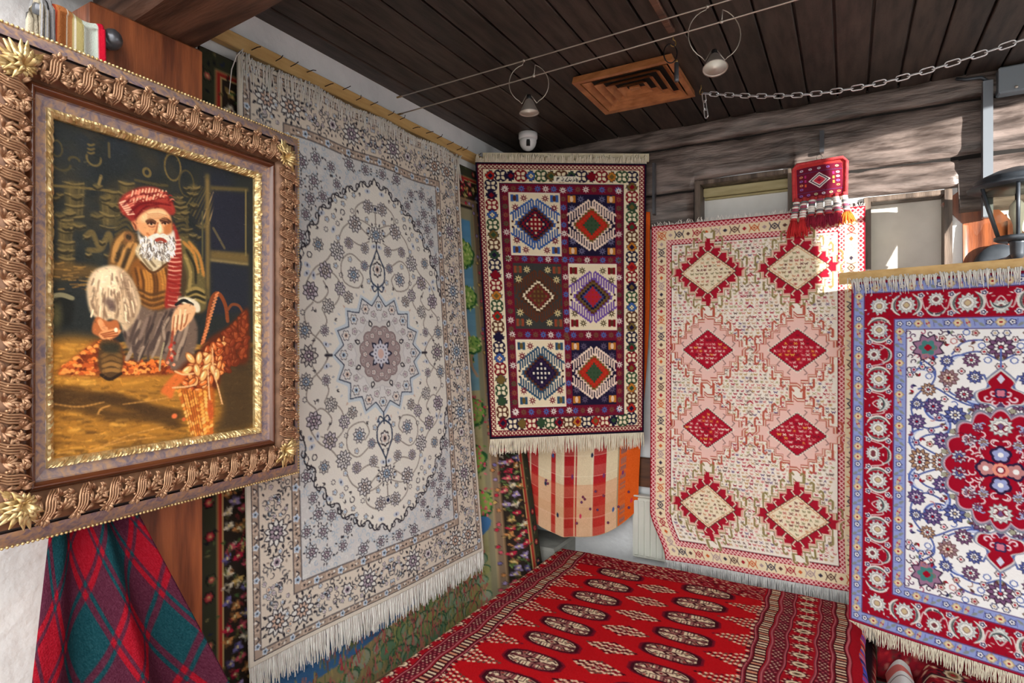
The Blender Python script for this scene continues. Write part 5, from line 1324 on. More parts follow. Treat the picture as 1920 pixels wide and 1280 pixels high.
    # waistcoat
    poly([(254, 500), (276, 478), (300, 494), (318, 490), (322, 520), (318, 572), (284, 580), (270, 560), (258, 530)], (124, 80, 38), .3)
    for k in range(12): x = 262 + k * 5; ln([(x, 498 + rg.uniform(0, 10)), (x + 5, 530), (x + 4, 560)], .5, rg.choice(((176, 122, 58), (84, 54, 28), (150, 98, 46))), .2, .8)
    for y in (548, 558, 568): ln([(268, y - 6), (290, y + 4), (316, y - 2)], .7, (80, 54, 30), .25, .7); ln([(268, y - 2), (292, y + 8), (316, y + 2)], .35, (150, 104, 52), .2, .6)
    poly([(262, 470), (278, 456), (320, 470), (322, 490), (302, 510), (290, 508), (272, 490)], (190, 178, 150), .25)
    for P in ([(270, 476), (282, 494), (292, 506)], [(280, 472), (290, 490), (298, 500)], [(310, 484), (312, 500)]): ln(P, .5, (124, 108, 84), .15, .9)
    ln([(272, 492), (294, 511), (320, 494)], .5, (84, 56, 32))
    # scarf over the shoulder
    poly([(330, 420), (340, 440), (346, 470), (346, 510), (340, 560), (332, 580), (316, 576), (318, 540), (322, 500), (322, 476), (332, 460)], (138, 42, 36), .25)
    for k in range(17): y = 450 + k * 8; ln([(322, y), (333, y + 2), (345, y + 1)], .32, (206, 150, 130), .12, .8 if k < 9 or k > 13 else .25)
    for k in range(6): y = 478 + k * 17; ln([(324, y), (344, y + 5)], .5, (112, 22, 22), .2, .7)
    # head: skin
    poly([(262, 424), (268, 406), (290, 394), (314, 394), (326, 408), (328, 424), (328, 440), (318, 452), (292, 452), (274, 442)], (206, 150, 106), .22)
    poly([(270, 412), (286, 398), (310, 396), (322, 406), (300, 412), (280, 420)], (228, 186, 144), .4, .9); poly([(318, 412), (328, 420), (327, 442), (314, 448), (314, 424)], (170, 104, 60), .4, .85)
    poly([(255, 418), (262, 414), (266, 424), (266, 434), (260, 432)], (196, 130, 92), .2); ln([(258, 420), (262, 426), (263, 432)], .3, (120, 64, 44))
    ln([(283, 418), (290, 415), (298, 419)], .65, (92, 62, 44)); ln([(308, 416), (316, 413), (325, 418)], .65, (80, 52, 38))
    for k in range(4): ln([(284, 405 + k * 3), (302, 403 + k * 3), (320, 407 + k * 3)], .18, (170, 116, 78), .1, .7)
    poly([(285, 422), (290, 419), (297, 422), (291, 425)], (206, 172, 146), .15); ov(291, 422, .28, .3, (34, 22, 20), 0, .2); ln([(284, 422), (290, 418.6), (298, 422)], .3, (66, 38, 28)); ln([(286, 426), (292, 428), (298, 426)], .25, (160, 98, 68))
    poly([(311, 421), (316, 418), (322, 421), (316, 424)], (190, 150, 122), .15); ov(316, 421, .28, .3, (34, 22, 20), 0, .2); ln([(310, 421), (316, 417.8), (323, 421)], .3, (66, 38, 28))
    poly([(302, 416), (308, 420), (313, 436), (308, 442), (298, 440), (300, 430)], (232, 184, 142), .2); ln([(303, 420), (300, 434), (297, 440)], .35, (164, 98, 62)); ln([(298, 441), (304, 444), (312, 441)], .45, (122, 66, 42)); poly([(304, 424), (308, 424), (310, 436), (305, 437)], (246, 222, 190), .2, .9)
    poly([(282, 430), (296, 432), (292, 446), (284, 444)], (222, 160, 112), .3, .8); ln([(284, 440), (292, 448)], .5, (176, 96, 50), .2, .8)
    # beard
    poly([(268, 432), (272, 446), (288, 446), (300, 442), (314, 443), (326, 440), (332, 434), (335, 458), (332, 476), (320, 490), (302, 488), (288, 478), (276, 464), (268, 450)], (206, 202, 194), .25)
    for k in range(300):
        a = rg.random(); px = 270 + rg.random() * 62; py = 444 + rg.random() * 40
        if (px - 302) ** 2 / 33 ** 2 + (py - 458) ** 2 / 32 ** 2 > 1 or (py < 450 and 290 < px < 318): continue
        ln([(px, py), (px + rg.uniform(-2, 2), py + 3), (px + (px - 302) * .06 + rg.uniform(-2, 2), py + rg.uniform(5, 9))], .2, rg.choice(((244, 242, 238), (236, 232, 226), (120, 112, 106), (160, 154, 148), (90, 82, 78))), .06, .85)
    ln([(288, 448), (300, 443), (306, 445), (314, 443), (322, 450)], .7, (216, 212, 204), .15); ln([(300, 452), (308, 450), (317, 454)], .65, (146, 62, 48), .12); ln([(304, 456), (314, 457)], .3, (96, 50, 42), .1)
    # turban
    poly([(232, 384), (240, 370), (262, 358), (284, 354), (306, 358), (322, 372), (332, 388), (334, 402), (326, 406), (312, 394), (292, 393), (272, 404), (258, 418), (246, 410), (236, 400)], (140, 50, 42), .22)
    poly([(246, 376), (264, 362), (290, 357), (310, 362), (320, 376), (300, 378), (276, 380), (258, 388)], (172, 88, 70), .3, .8)
    poly([(250, 398), (262, 384), (288, 380), (284, 388), (268, 396), (260, 412)], (112, 24, 26), .3, .85); poly([(288, 386), (312, 378), (328, 388), (332, 400), (318, 392), (300, 390)], (150, 54, 46), .3, .9)
    for k in range(11): x = 258 + k * 6; ln([(x - 6, 384 - k * 1.0), (x, 362 - (k if k < 6 else 10 - k) * 1.0), ], .3, (236, 190, 160), .1, .9)
    for k in range(7): ln([(234 + k * 2.4, 384 + k * 3.5), (244 + k * 2.6, 380 + k * 4)], .35, (236, 186, 160), .1, .9)
    for P in ([(240, 388), (262, 372), (300, 366)], [(252, 402), (272, 386), (300, 384), (326, 388)], [(262, 410), (280, 392), (304, 386)]): ln(P, .4, (92, 18, 22), .15, .8)
    for k in range(40):
        px = rg.uniform(244, 326); py = rg.uniform(364, 396); ln([(px, py), (px + 4, py - 2), (px + 8, py - 2 + (px - 285) * .05)], .25, rg.choice(((104, 28, 26), (206, 120, 100), (120, 36, 32))), .1, .6)
    # trousers: raised knee in pale cloth, lowered leg in grey brown
    poly([(250, 574), (270, 570), (300, 582), (330, 574), (352, 580), (372, 600), (374, 640), (356, 684), (330, 690), (310, 668), (270, 662), (248, 650), (240, 612)], (104, 88, 78), .3)
    for k in range(34):
        px = rg.uniform(250, 360); py = rg.uniform(580, 640); ln([(px, py), (px - rg.uniform(4, 12), py + 18), (px - rg.uniform(6, 18), py + 38)], rg.uniform(.4, .9), rg.choice(((150, 132, 116), (74, 62, 58), (126, 108, 98), (60, 50, 48))), .2, .75)
    poly([(174, 540), (184, 512), (206, 500), (230, 500), (250, 516), (264, 540), (272, 570), (262, 596), (244, 618), (232, 602), (214, 596), (206, 606), (194, 596), (180, 582)], (196, 174, 144), .25)
    poly([(186, 518), (206, 504), (228, 506), (240, 540), (222, 560), (196, 552)], (226, 206, 176), .5, .95); poly([(232, 508), (252, 520), (266, 556), (262, 592), (246, 610), (244, 570)], (150, 126, 104), .5, .85)
    for P in ([(188, 540), (184, 566), (192, 586)], [(206, 550), (204, 574), (210, 594)], [(222, 548), (232, 572), (228, 594)], [(240, 524), (252, 560), (248, 600)], [(250, 526), (260, 560), (258, 592)], [(228, 520), (242, 556), (244, 588)]): ln(P, .5, (132, 108, 88), .2, .8)
    for P in ([(196, 520), (192, 550)], [(212, 512), (210, 544)], [(236, 530), (248, 566)], [(256, 540), (264, 570)], [(200, 556), (198, 580)], [(218, 560), (222, 584)]): ln(P, .5, (220, 200, 170), .2, .7)
    for k in range(46):
        px, py = rg.uniform(184, 256), rg.uniform(512, 586); dx = (px - 220) * .12
        ln([(px, py), (px + dx * .6, py + 8), (px + dx, py + rg.uniform(12, 22))], rg.uniform(.18, .36), rg.choice(((236, 216, 186), (160, 134, 108), (132, 108, 88), (206, 184, 154))), .12, .6)
    ov(216, 566, 1.2, .9, (84, 66, 64), .4, .5, .8); ov(220, 576, .8, .8, (70, 54, 54), .2, .5, .7)
    # left hand below the knee, shoe
    poly([(186, 602), (194, 592), (212, 600), (228, 598), (234, 612), (228, 628), (210, 634), (196, 628), (184, 620)], (166, 98, 58), .2)
    poly([(196, 622), (214, 616), (232, 614), (236, 620), (222, 630), (204, 634)], (222, 154, 104), .2); [ln([(200 + k * 3, 624 + k * 2.6), (230, 617 + k * 4.5)], .3, (130, 66, 38), .1, .9) for k in range(3)]
    ln([(198, 600), (204, 612), (208, 614)], 1.0, (214, 146, 100), .15); ov(227, 616, .4, .5, (240, 214, 190), 0, .2)
    poly([(198, 640), (210, 634), (232, 640), (240, 668), (236, 694), (218, 708), (202, 700), (194, 676)], (78, 58, 36), .25)
    for k in range(4): ln([(202 + k, 664 + k * 9), (218, 656 + k * 11), (236 - k, 664 + k * 9)], .7, rg.choice(((140, 104, 58), (112, 84, 48))), .2, .8)
    ln([(200, 698), (216, 706), (236, 696)], .6, (44, 32, 22)); poly([(202, 642), (232, 642), (230, 658), (206, 656)], (46, 46, 38), .4, .9)
    # right hand on the knee and cuff
    poly([(338, 560), (356, 556), (376, 566), (380, 580), (372, 584), (352, 570)], (206, 198, 178), .2); ln([(336, 570), (350, 562), (366, 570)], .7, (34, 34, 34))
    poly([(332, 584), (342, 572), (360, 568), (372, 578), (366, 596), (358, 606), (346, 618), (338, 616), (334, 626), (328, 622), (328, 600)], (216, 166, 126), .2)
    for P in ([(340, 590), (338, 606), (337, 616)], [(348, 588), (346, 604), (344, 616)], [(357, 588), (354, 602), (350, 610)], [(333, 592), (331, 612), (330, 622)]): ln(P, .3, (146, 90, 60), .12, .9)
    for P in ([(344, 580), (342, 604)], [(353, 580), (350, 602)], [(336, 590), (334, 610)]): ln(P, .5, (240, 204, 168), .18, .8)
    ln([(330, 620), (326, 650), (318, 676)], .6, (140, 70, 50)); [ov(326 + rg.uniform(-6, 8), 640 + k * 4, .4, .4, rg.choice(((176, 60, 50), (120, 50, 40), (206, 140, 110))), 0, .2) for k in range(12)]; ln([(314, 640), (308, 668), (306, 690)], .4, (150, 140, 110))
    # basket: rope handle, heap of dates, wicker
    ln([(384, 640), (392, 610), (398, 570), (406, 552), (416, 552), (426, 572), (430, 600)], 1.0, (122, 64, 36), .15)
    for k in range(16): f = k / 15; px, py = 384 + 26 * f, 640 - 90 * f; ln([(px - 2, py + 2), (px + 3, py - 2)], .5, (206, 130, 84), .1, .9)
    ln([(430, 580), (438, 570), (450, 572), (458, 584)], .7, (112, 64, 40))
    poly([(340, 690), (372, 660), (396, 632), (428, 612), (452, 590), (468, 580), (468, 670), (440, 680), (420, 690), (410, 724), (370, 730), (344, 716)], (84, 40, 22), .5)
    for k in range(190):
        px = rg.uniform(350, 464); lo = 700 - (px - 344) * .98; py = rg.uniform(max(584, lo), min(732, lo + 75))
        x, y = pp(px, py); a = rg.uniform(0, 3.1); far = px > 425
        D.oval(x, y, 1.35, .75, (92, 38, 18), a, 1, .15); D.oval(x, y, 1.15, .58, rg.choice(((138, 66, 36), (120, 52, 30), (104, 46, 26))) if far else rg.choice(((214, 132, 74), (196, 106, 54), (232, 164, 104), (206, 120, 60), (170, 80, 40))), a, 1, .2); D.oval(x - .2, y - .2, .6, .18, (240, 190, 140) if not far else (150, 84, 52), a, .6, .3)
    for px, py, l in ((362, 668, 1), (378, 668, 1), (374, 690, 1), (392, 684, 1), (404, 690, 1), (356, 690, 1), (394, 670, 1), (386, 700, 1), (410, 698, 1)): x, y = pp(px, py); a = rg.uniform(.4, 2.6); D.oval(x, y, 1.7, .95, (110, 56, 26), a, 1, .15); D.oval(x, y, 1.5, .8, (228, 168, 106), a, 1, .2); D.oval(x - .2, y - .25, .8, .25, (250, 220, 176), a, .8, .3)
    poly([(308, 728), (326, 704), (342, 690), (352, 706), (336, 722), (328, 742), (318, 736)], (196, 104, 50), .3)
    poly([(340, 722), (372, 730), (404, 722), (404, 790), (398, 806), (372, 812), (362, 790)], (160, 88, 34), .3)
    for r_ in range(13):
        for c_ in range(7):
            px = 342 + r_ * 2.0 + c_ * (9.4 - r_ * .3); py = 728 + r_ * 6.4 + (c_ % 2) * 2.6
            if px < 406: x, y = pp(px, py); D.oval(x, y, .62, .42, rg.choice(((226, 160, 78), (206, 130, 56), (232, 176, 100), (176, 96, 40))), .7 if c_ % 2 else -.7, .95, .3)
    for k in range(6): ln([(346 + k * 5, 728), (366 + k * 4, 810)], .2, (90, 44, 18), .1, .5)
    for P in ([(330, 722), (356, 720), (372, 716)], [(334, 692), (350, 698), (368, 696)], [(402, 650), (404, 690), (412, 720), (420, 752)], [(394, 690), (396, 730), (398, 746)]): ln(P, .45, (216, 170, 122), .08, .8)
    poly([(394, 748), (400, 746), (404, 766), (400, 782), (394, 770)], (176, 84, 42), .2); ov(333, 774, .7, .6, (214, 110, 66), 0, .3); ov(350, 780, .5, .5, (190, 96, 54), 0, .3)
    for k in range(2200):      # fine thread strokes everywhere
        px, py = rg.uniform(104, 470), rg.uniform(240, 855); x, y = pp(px, py); j = min(D.H - 1, max(0, int(y * D.k))); i = min(D.W - 1, max(0, int(x * D.k)))
        c = np.clip(D.a[j, i] * 255 * rg.choice((.7, .82, 1.2, 1.35)), 0, 255); D.line([(x, y), (x + rg.uniform(-.7, .7), y + rg.uniform(-.3, .5))], .2, tuple(c), .45, .1)
    D.a = np.clip((D.a - .04) * 1.22 * np.array((1.03, 1.0, .95), np.float32) + .03, 0, 1)
    # the weave of the canvas
    n = np.random.default_rng(9).normal(0, .016, D.a.shape[:2]).astype(np.float32); D.a += n[..., None]
    return D.done()

M_GOLD = mat('bright_gilt', (236, 212, 158), (190, 156, 100), rough=0.3, metal=0.6, scale=60, bump=(90, 0.35, 0.003))
M_CARVE = mat('bronze_gilt', (206, 164, 128), (142, 102, 76), rough=0.32, metal=0.55, scale=34, lo=0.3, hi=0.7, bump=(120, 0.2, 0.002))
M_UMBER = mat('umber_ground', (142, 104, 78), (108, 74, 54), rough=0.4, metal=0.3, scale=30)
M_MARBLE = mat('marbled_paint', (180, 142, 110), (112, 98, 112), rough=0.38, scale=70, detail=10, lo=0.36, hi=0.66, c3=(148, 124, 118), distort=0.8, coat=0.2)
M_LACQ = mat('brown_lacquer', (112, 62, 36), (92, 48, 28), rough=0.22, scale=5, coat=0.6)

pic = thing('framed_picture', 'picture of a crouching bearded man in a wide carved gilt frame', 'picture', tuple(fp(FW / 2, 0, 0)))
def canvas_surf(u, v):
    u = -0.014 + 1.028 * np.asarray(u, float); v = -0.012 + 1.024 * np.asarray(v, float)
    x = (T1 - TI1) + (TI1 - TI0) * u; y = (ZI1 - Z0) - (ZI1 - ZI0) * v
    b = FAR + ALONG * T1
    return (b[0] - ALONG[0] * x + UN[0] * 0.012, b[1] - ALONG[1] * x + UN[1] * 0.012, Z0 + y)
cloth('canvas', dye_portrait(), canvas_surf, pic, woven('tapestry_canvas', 700, 0.25, 0.75, 0.0, 0.3), 0.006)
def moulding(name, prof, m, smooth=True, sub=None, seed=0, rough=0.0, parent=None):
    """mitred moulding: prof lists (inset from the outer edge, height out of the plane)"""
    mb = MB(); rg = np.random.default_rng(seed)
    n = sub or 1
    for side in range(4):
        V = []; F = []; k = len(prof)
        for i in range(n + 1):
            f = i / n
            for ins, h in prof:
                c = [(ins, ins), (FW - ins, ins), (FW - ins, FH - ins), (ins, FH - ins)]
                a, b = c[side], c[(side + 1) % 4]
                hh = h + (rg.uniform(-rough, rough) if rough and 0 < i < n else 0)
                V.append(fp(a[0] + (b[0] - a[0]) * f, a[1] + (b[1] - a[1]) * f, hh))
        for i in range(n):
            for j in range(k - 1): F.append((i*k + j, (i+1)*k + j, (i+1)*k + j + 1, i*k + j + 1))
        mb.add(V, F)
    return part(name, mb, m, parent or pic, smooth)
cv = lambda r0, r1, h0, h1, n=8: [(r0 + (r1 - r0) * i / n, h0 + (h1 - h0) * i / n) for i in range(n + 1)]
moulding('back_edge', [(0.012, -0.01), (0.0, 0.0), (0.0, 0.014)], M_UMBER, False)
moulding('outer_moulding', [(0.0, 0.014), (0.004, 0.020)] + [(0.006 + 0.030 * t_, 0.022 + 0.020 * math.sin(t_ * 1.5)) for t_ in np.linspace(0, 1, 7)], M_MARBLE)
moulding('groove', [(0.036, 0.042), (0.038, 0.036), (0.041, 0.036), (0.043, 0.044)], mat('dark_groove', (46, 34, 32), rough=0.5), False)
moulding('carved_bed', [(0.043, 0.044)] + [(0.045 + 0.058 * t_, 0.044 + 0.016 * math.sin(t_ * math.pi) - 0.010 * t_) for t_ in np.linspace(0, 1, 9)], M_UMBER)
moulding('lacquer_bead', [(0.103, 0.034)] + [(0.104 + 0.018 * t_, 0.034 + 0.010 * math.sin(t_ * math.pi)) for t_ in np.linspace(0, 1, 9)], M_LACQ)
moulding('inner_moulding', [(0.122, 0.034), (0.124, 0.028), (0.144, 0.023)], M_MARBLE, False)
moulding('sight_edge', [(0.144, 0.023), (0.145, 0.030), (0.150, 0.030), (0.155, 0.026), (0.160, 0.020), (0.161, 0.008)], M_GOLD, False, 150, 3, 0.0022)
# bead string along the outer rim
bd = MB(); ico = []
def bead(c, r): bd.lathe([(0.2 * r, -r), (0.85 * r, -0.5 * r), (r, 0), (0.85 * r, 0.5 * r), (0.2 * r, r)], c, 6, UN)
for side in range(4):
    c = [(0.003, 0.003), (FW - 0.003, 0.003), (FW - 0.003, FH - 0.003), (0.003, FH - 0.003)]; a, b = np.array(c[side]), np.array(c[(side + 1) % 4])
    n = int(np.linalg.norm(b - a) / 0.0085)
    for i in range(n): p = a + (b - a) * i / n; bead(fp(p[0], p[1], 0.022), 0.0036)
part('bead_string', bd, M_GOLD, pic, True, kind='stuff')
# carved sprays: a ribbed strap with leaves, repeated along the bed
def leafmesh(mb, o, ang, L, w, lift, h0, curl=0.4):
    V = []; F = []; n = 5
    for i in range(n + 1):
        f = i / n; a = ang + curl * f * f
        px = o[0] + L * f * math.cos(ang + curl * f * 0.5); py = o[1] + L * f * math.sin(ang + curl * f * 0.5)
        ww = w * math.sin(math.pi * min(1, 0.12 + 0.88 * f) ** 0.8) * 0.5 + 0.0004; hh = h0 + lift * math.sin(f * 2.4)
        nx_, ny_ = -math.sin(a), math.cos(a)
        for s, dh in ((-1, -0.003), (-0.5, 0.0008), (0, -0.0004), (0.5, 0.0008), (1, -0.003)): V.append((px + nx_ * ww * s, py + ny_ * ww * s, hh + dh))
    for i in range(n):
        for j in range(4): F.append((i*5 + j, (i+1)*5 + j, (i+1)*5 + j + 1, i*5 + j + 1))
    mb.add(V, F)
def spray(var):
    mb = MB(); rg = random.Random(20 + var)
    for k in range(4):       # ribbed strap running across
        x0 = -0.024 + k * 0.0046
        P = [(x0 + 0.026 * f + 0.004 * math.sin(f * 6), -0.028 + 0.056 * f, 0.006 + 0.008 * math.sin(f * math.pi)) for f in np.linspace(0, 1, 7)]
        mb.tube(P, 0.0021, 5)
    for (ox, oy, a0, n, L) in ((0.018, -0.010, 0.2, 8, 0.020), (0.014, 0.014, 1.2, 7, 0.017), (-0.016, 0.014, 2.0, 6, 0.017), (-0.012, -0.018, 3.6, 6, 0.015), (0.026, 0.004, -0.6, 6, 0.018)):
        for k in range(n): leafmesh(mb, (ox, oy), a0 + k * 0.5 + rg.uniform(-.2, .2), L * rg.uniform(.75, 1.15), 0.0062, 0.008, 0.006, rg.uniform(-.8, .8))
    for k in range(6): mb.lathe([(0.0008, -0.002), (0.0026, 0), (0.0022, 0.003), (0.0006, 0.0045)], (rg.uniform(-.02, .03), rg.uniform(-.02, .02), 0.011), 6)
    return mb.mesh('carved_spray')
SPR = [spray(0), spray(1)]
for m_ in SPR: m_.materials.append(M_CARVE); m_.polygons.foreach_set('use_smooth', np.ones(len(m_.polygons), dtype=bool))
from mathutils import Matrix
def place(me, name, x, y, ang, h, m=None, sc=1.0, mirror=1):
    o = bpy.data.objects.new(name, me); link(o, pic)
    ca, sa = math.cos(ang), math.sin(ang)
    ex = (UX * ca + np.array([0, 0, 1.0]) * sa); ey = (-UX * sa + np.array([0, 0, 1.0]) * ca) * mirror
    p = fp(x, y, h) - WL[pic.name]
    o.matrix_local = Matrix(((ex[0]*sc, ey[0]*sc, UN[0]*sc, p[0]), (ex[1]*sc, ey[1]*sc, UN[1]*sc, p[1]), (ex[2]*sc, ey[2]*sc, UN[2]*sc, p[2]), (0, 0, 0, 1)))
    return o
CI = 0.073
for side in range(4):
    c = [(CI, CI), (FW - CI, CI), (FW - CI, FH - CI), (CI, FH - CI)]; a, b = np.array(c[side]), np.array(c[(side + 1) % 4])
    L = np.linalg.norm(b - a); n = int(round((L - 0.07) / 0.058)); d = (b - a) / L
    for i in range(n):
        p = a + d * (0.035 + (i + 0.5) * (L - 0.07) / n)
        place(SPR[i % 2], 'carved_spray', p[0], p[1], math.atan2(d[1], d[0]), 0.049, sc=1.14, mirror=1)
# acanthus at the corners
ac = MB(); rg_ = random.Random(2)
for ring_, (n, L, w_, lift) in enumerate(((11, 0.050, 0.016, 0.010), (9, 0.038, 0.014, 0.016), (7, 0.024, 0.011, 0.020))):
    for k in range(n):
        a = -0.9 + (k / (n - 1)) * 3.37; leafmesh(ac, (-0.016, -0.016), a, L * rg_.uniform(.85, 1.08), w_, lift, 0.004 + 0.004 * ring_, rg_.uniform(-.3, .3))
for k in range(4): leafmesh(ac, (-0.014, -0.014), 3.3 + k * 0.4, 0.026, 0.014, 0.012, 0.006, .3)
acm = ac.mesh('corner_acanthus'); acm.materials.append(M_GOLD); acm.polygons.foreach_set('use_smooth', np.ones(len(acm.polygons), dtype=bool))
for (x, y, a) in ((CI, CI, math.pi), (FW - CI, CI, -math.pi / 2), (FW - CI, FH - CI, 0.0), (CI, FH - CI, math.pi / 2)): place(acm, 'corner_acanthus', x, y, a, 0.050)

# ------------------------------------------------------------------ tartan blanket under the picture, cloths on a pole above it
def dye_tartan(nx=230):
    D = Dye(80, 120, nx, (160, 28, 44)); rg = random.Random(1)
    RD = np.array((150, 22, 38), np.float32) / 255; TL = np.array((24, 66, 74), np.float32) / 255; DK = np.array((82, 36, 54), np.float32) / 255
    X = (np.arange(D.W) + .5) / D.k; Y = (np.arange(D.H) + .5) / D.k
    def sett(t):
        q = t % 30.0; o = np.zeros_like(q)
        o[(q > 0) & (q < 13)] = 1; o[(q > 15) & (q < 16.4)] = 1; o[(q > 26.5) & (q < 27.9)] = 1; return o
    a = R(-34); xx = X[None, :] * math.cos(a) + Y[:, None] * math.sin(a); yy = -X[None, :] * math.sin(a) + Y[:, None] * math.cos(a)
    g1, g2 = sett(xx + 100), sett(yy + 100)
    s = (g1 + g2) / 2
    col = np.where((s == 0)[..., None], RD, np.where((s == 1)[..., None], TL, DK))
    n = np.random.default_rng(3).normal(0, .045, s.shape)[..., None]
    D.a = (col + n).astype(np.float32); return D.done()
def tartan_surf(u, v):
    u = np.asarray(u, float); v = np.asarray(v, float)
    yr = np.minimum(0.67 + 0.51 * v, 1.06); yl = 0.63 - 0.17 * v
    y = yl + (yr - yl) * u
    fold = (np.sin(u * 13 + 1.0 * v) * 0.042 + 0.010 * np.sin(u * 29 + 2)) * (0.12 + 0.88 * v)
    return (0.228 + fold + 0.06 * v, y + 0.008 * np.sin(u * 13 + 1.6) * v, 1.42 - 1.22 * v + 0.05 * (u - .5))
t = thing('tartan_blanket', 'red and green tartan blanket hanging in folds below the picture', 'blanket', (0.27, 0.8, 0.2))
cloth('weave', dye_tartan(), tartan_surf, t, woven('tartan_wool', 260, 0.8), 0.006)

t = thing('wall_pole', 'dark grey pole with round knob above the gilt picture', 'pole', (0.25, 0.6, 2.3))
M_GREYM = mat('grey_metal', (104, 106, 112), rough=0.3, metal=0.7)
part('rod', MB().tube([(0.232, 0.58, 2.312), (0.232, 0.72, 2.312)], 0.012, 12), M_GREYM, t, True)
part('knob', MB().lathe([(0.008, -0.02), (0.014, -0.016), (0.022, -0.008), (0.025, 0.002), (0.021, 0.013), (0.012, 0.021), (0.002, 0.024)], (0.232, 0.730, 2.312), 18, (0, 1, 0)), M_GREYM, t, True)
part('arm', MB().tube([(0.201, 0.714, 2.312), (0.232, 0.714, 2.312)], 0.009, 8), M_GREYM, t, True)
def hung(y0, y1, drop, r):
    def f(u, v):
        s = (np.asarray(u, float) - 0.5) * 2 * (drop + r * math.pi / 2); v = np.asarray(v, float)
        a = np.clip(s / r, -math.pi / 2, math.pi / 2); dn = np.clip(np.abs(s) - r * math.pi / 2, 0, 9)
        wv = 0.008 * np.sin(v * 9) 
        return (0.232 - r * np.sin(a) * 1.0 + wv * np.sign(s) * 0 + 0.006 * np.sin(v * 14) * (dn > 0), y0 + (y1 - y0) * v + 0.05 * dn * (v - .5), 2.312 + r * np.cos(a) - dn + 0.006 * np.sin(v * 7))
    return f
def dye_hung(cols, w, nx=120):
    D = Dye(40, w, nx, cols[0][1]); 
    for a, c in cols: D.rect(0, a * w, 40, w, c)
    return D.done()
t = thing('striped_cloth', 'ochre, white and red striped cloth over the grey pole', 'cloth', (0.25, 0.6, 2.2))
cloth('weave', dye_hung([(0, (176, 74, 50)), (.10, (196, 120, 72)), (.14, (176, 110, 64)), (.30, (214, 206, 190)), (.32, (166, 112, 70)), (.40, (176, 160, 110)), (.43, (214, 208, 190)), (.46, (170, 156, 104)), (.58, (206, 216, 206)), (.88, (196, 26, 50)), (.97, (150, 24, 44))], 20, 140), hung(0.602, 0.706, 0.16, 0.020), t, M_FLAT, 0.004)
t = thing('grey_cloth', 'grey cloth with black edge behind the striped cloth on the pole', 'cloth', (0.25, 0.5, 2.2))
cloth('weave', dye_hung([(0, (150, 150, 152)), (.62, (30, 30, 32)), (.74, (128, 126, 128))], 16, 60), hung(0.580, 0.600, 0.18, 0.028), t, M_FLAT, 0.005)
# ------------------------------------------------------------------ lamps, wires, vent, camera, chain, hooks
M_STEEL = mat('steel_wire', (206, 198, 188), rough=0.3, metal=0.7)
M_CHROME = mat('zinc_chain', (226, 228, 232), rough=0.25, metal=0.7)
M_BRASS = mat('brass_hook', (168, 138, 84), rough=0.35, metal=0.8)
M_SATIN = mat('satin_shade', (188, 180, 172), rough=0.3, metal=0.6)
M_LENS = mat('lamp_lens', (236, 232, 220), rough=0.15)
M_BLACKP = mat('black_plastic', (26, 26, 28), rough=0.4)
WA0, WA1 = np.array([0.003, 2.005, 2.682]), np.array([3.44, 1.76, 2.640])
WB0, WB1 = np.array([0.003, 2.010, 2.608]), np.array([3.44, 1.765, 2.606])
for nm_, a, b, lab in (('lamp_cable', WA0, WA1, 'upper of two steel lamp cables strung below the ceiling'), ('lamp_cable', WB0, WB1, 'lower of two steel lamp cables strung below the ceiling')):
    t = thing(nm_, lab, 'cable', tuple(a), 'lamp cables below the ceiling')
    part('wire', MB().tube([a + (b - a) * f - np.array([0, 0, 0.012 * math.sin(math.pi * f)]) for f in np.linspace(0, 1, 14)], 0.0026, 6), M_STEEL, t, True)
    part('eye', MB().tube([a + np.array([0.0, 0, 0]), a + np.array([0.03, 0, 0.0])], 0.004, 8), M_BRASS, t, True)
def on(a, b, x):
    f = (x - a[0]) / (b[0] - a[0]); return a + (b - a) * f - np.array([0, 0, 0.012 * math.sin(math.pi * f)])
def lamp(x, rad, axis, label):
    pa, pb = on(WA0, WA1, x - 0.03), on(WB0, WB1, x + 0.012)
    t = thing('cable_lamp', label, 'lamp', tuple(pb - np.array([0, 0, 2.2 * rad])), 'spot lamps on the cables')
    c = (pa + pb) / 2 - np.array([0, 0, rad * 0.78]); e = RGT
    def P(a, r=rad): return c + e * (r * math.cos(a)) + np.array([0, 0, r * math.sin(a)])
    hold = c - np.array([0, 0, rad * 0.72])
    left = [pa] + [P(a) for a in np.linspace(1.9, 4.2, 12)] + [c - np.array([0, 0, rad * 1.02]) - e * rad * .36, hold - e * 0.008 + np.array([0, 0, 0.012])]
    right = [pb] + [P(a) for a in np.linspace(1.25, -1.05, 12)] + [c - np.array([0, 0, rad * .98]) + e * rad * .40, hold + e * 0.008 + np.array([0, 0, 0.010])]
    part('wire_arm', MB().tube(left, 0.0016, 6), M_STEEL, t, True); part('wire_arm', MB().tube(right, 0.0016, 6), M_STEEL, t, True)
    for p in (pa, pb): part('clamp', MB().lathe([(0.001, -0.006), (0.005, -0.004), (0.006, 0), (0.005, 0.004), (0.001, 0.006)], p, 10), M_STEEL, t, True)
    ax = np.array(axis, float); ax /= np.linalg.norm(ax)
    part('holder', MB().lathe([(0.004, -0.012), (0.009, -0.010), (0.009, 0.010), (0.006, 0.012)], hold, 12, -ax), M_BLACKP, t, True)
    s = part('shade', MB().lathe([(0.010, 0.006), (0.014, 0.010), (0.036, 0.055), (0.038, 0.058), (0.035, 0.056), (0.011, 0.012)], hold, 28, ax, cap=False), M_SATIN, t, True)
    part('reflector', MB().lathe([(0.002, 0.040), (0.020, 0.046), (0.0345, 0.0545)], hold, 24, ax), M_LENS, s, True)
    return t
lamp(0.70, 0.075, (0.02, 0, -1), 'small cone spot lamp hanging on the cables nearer the left wall')
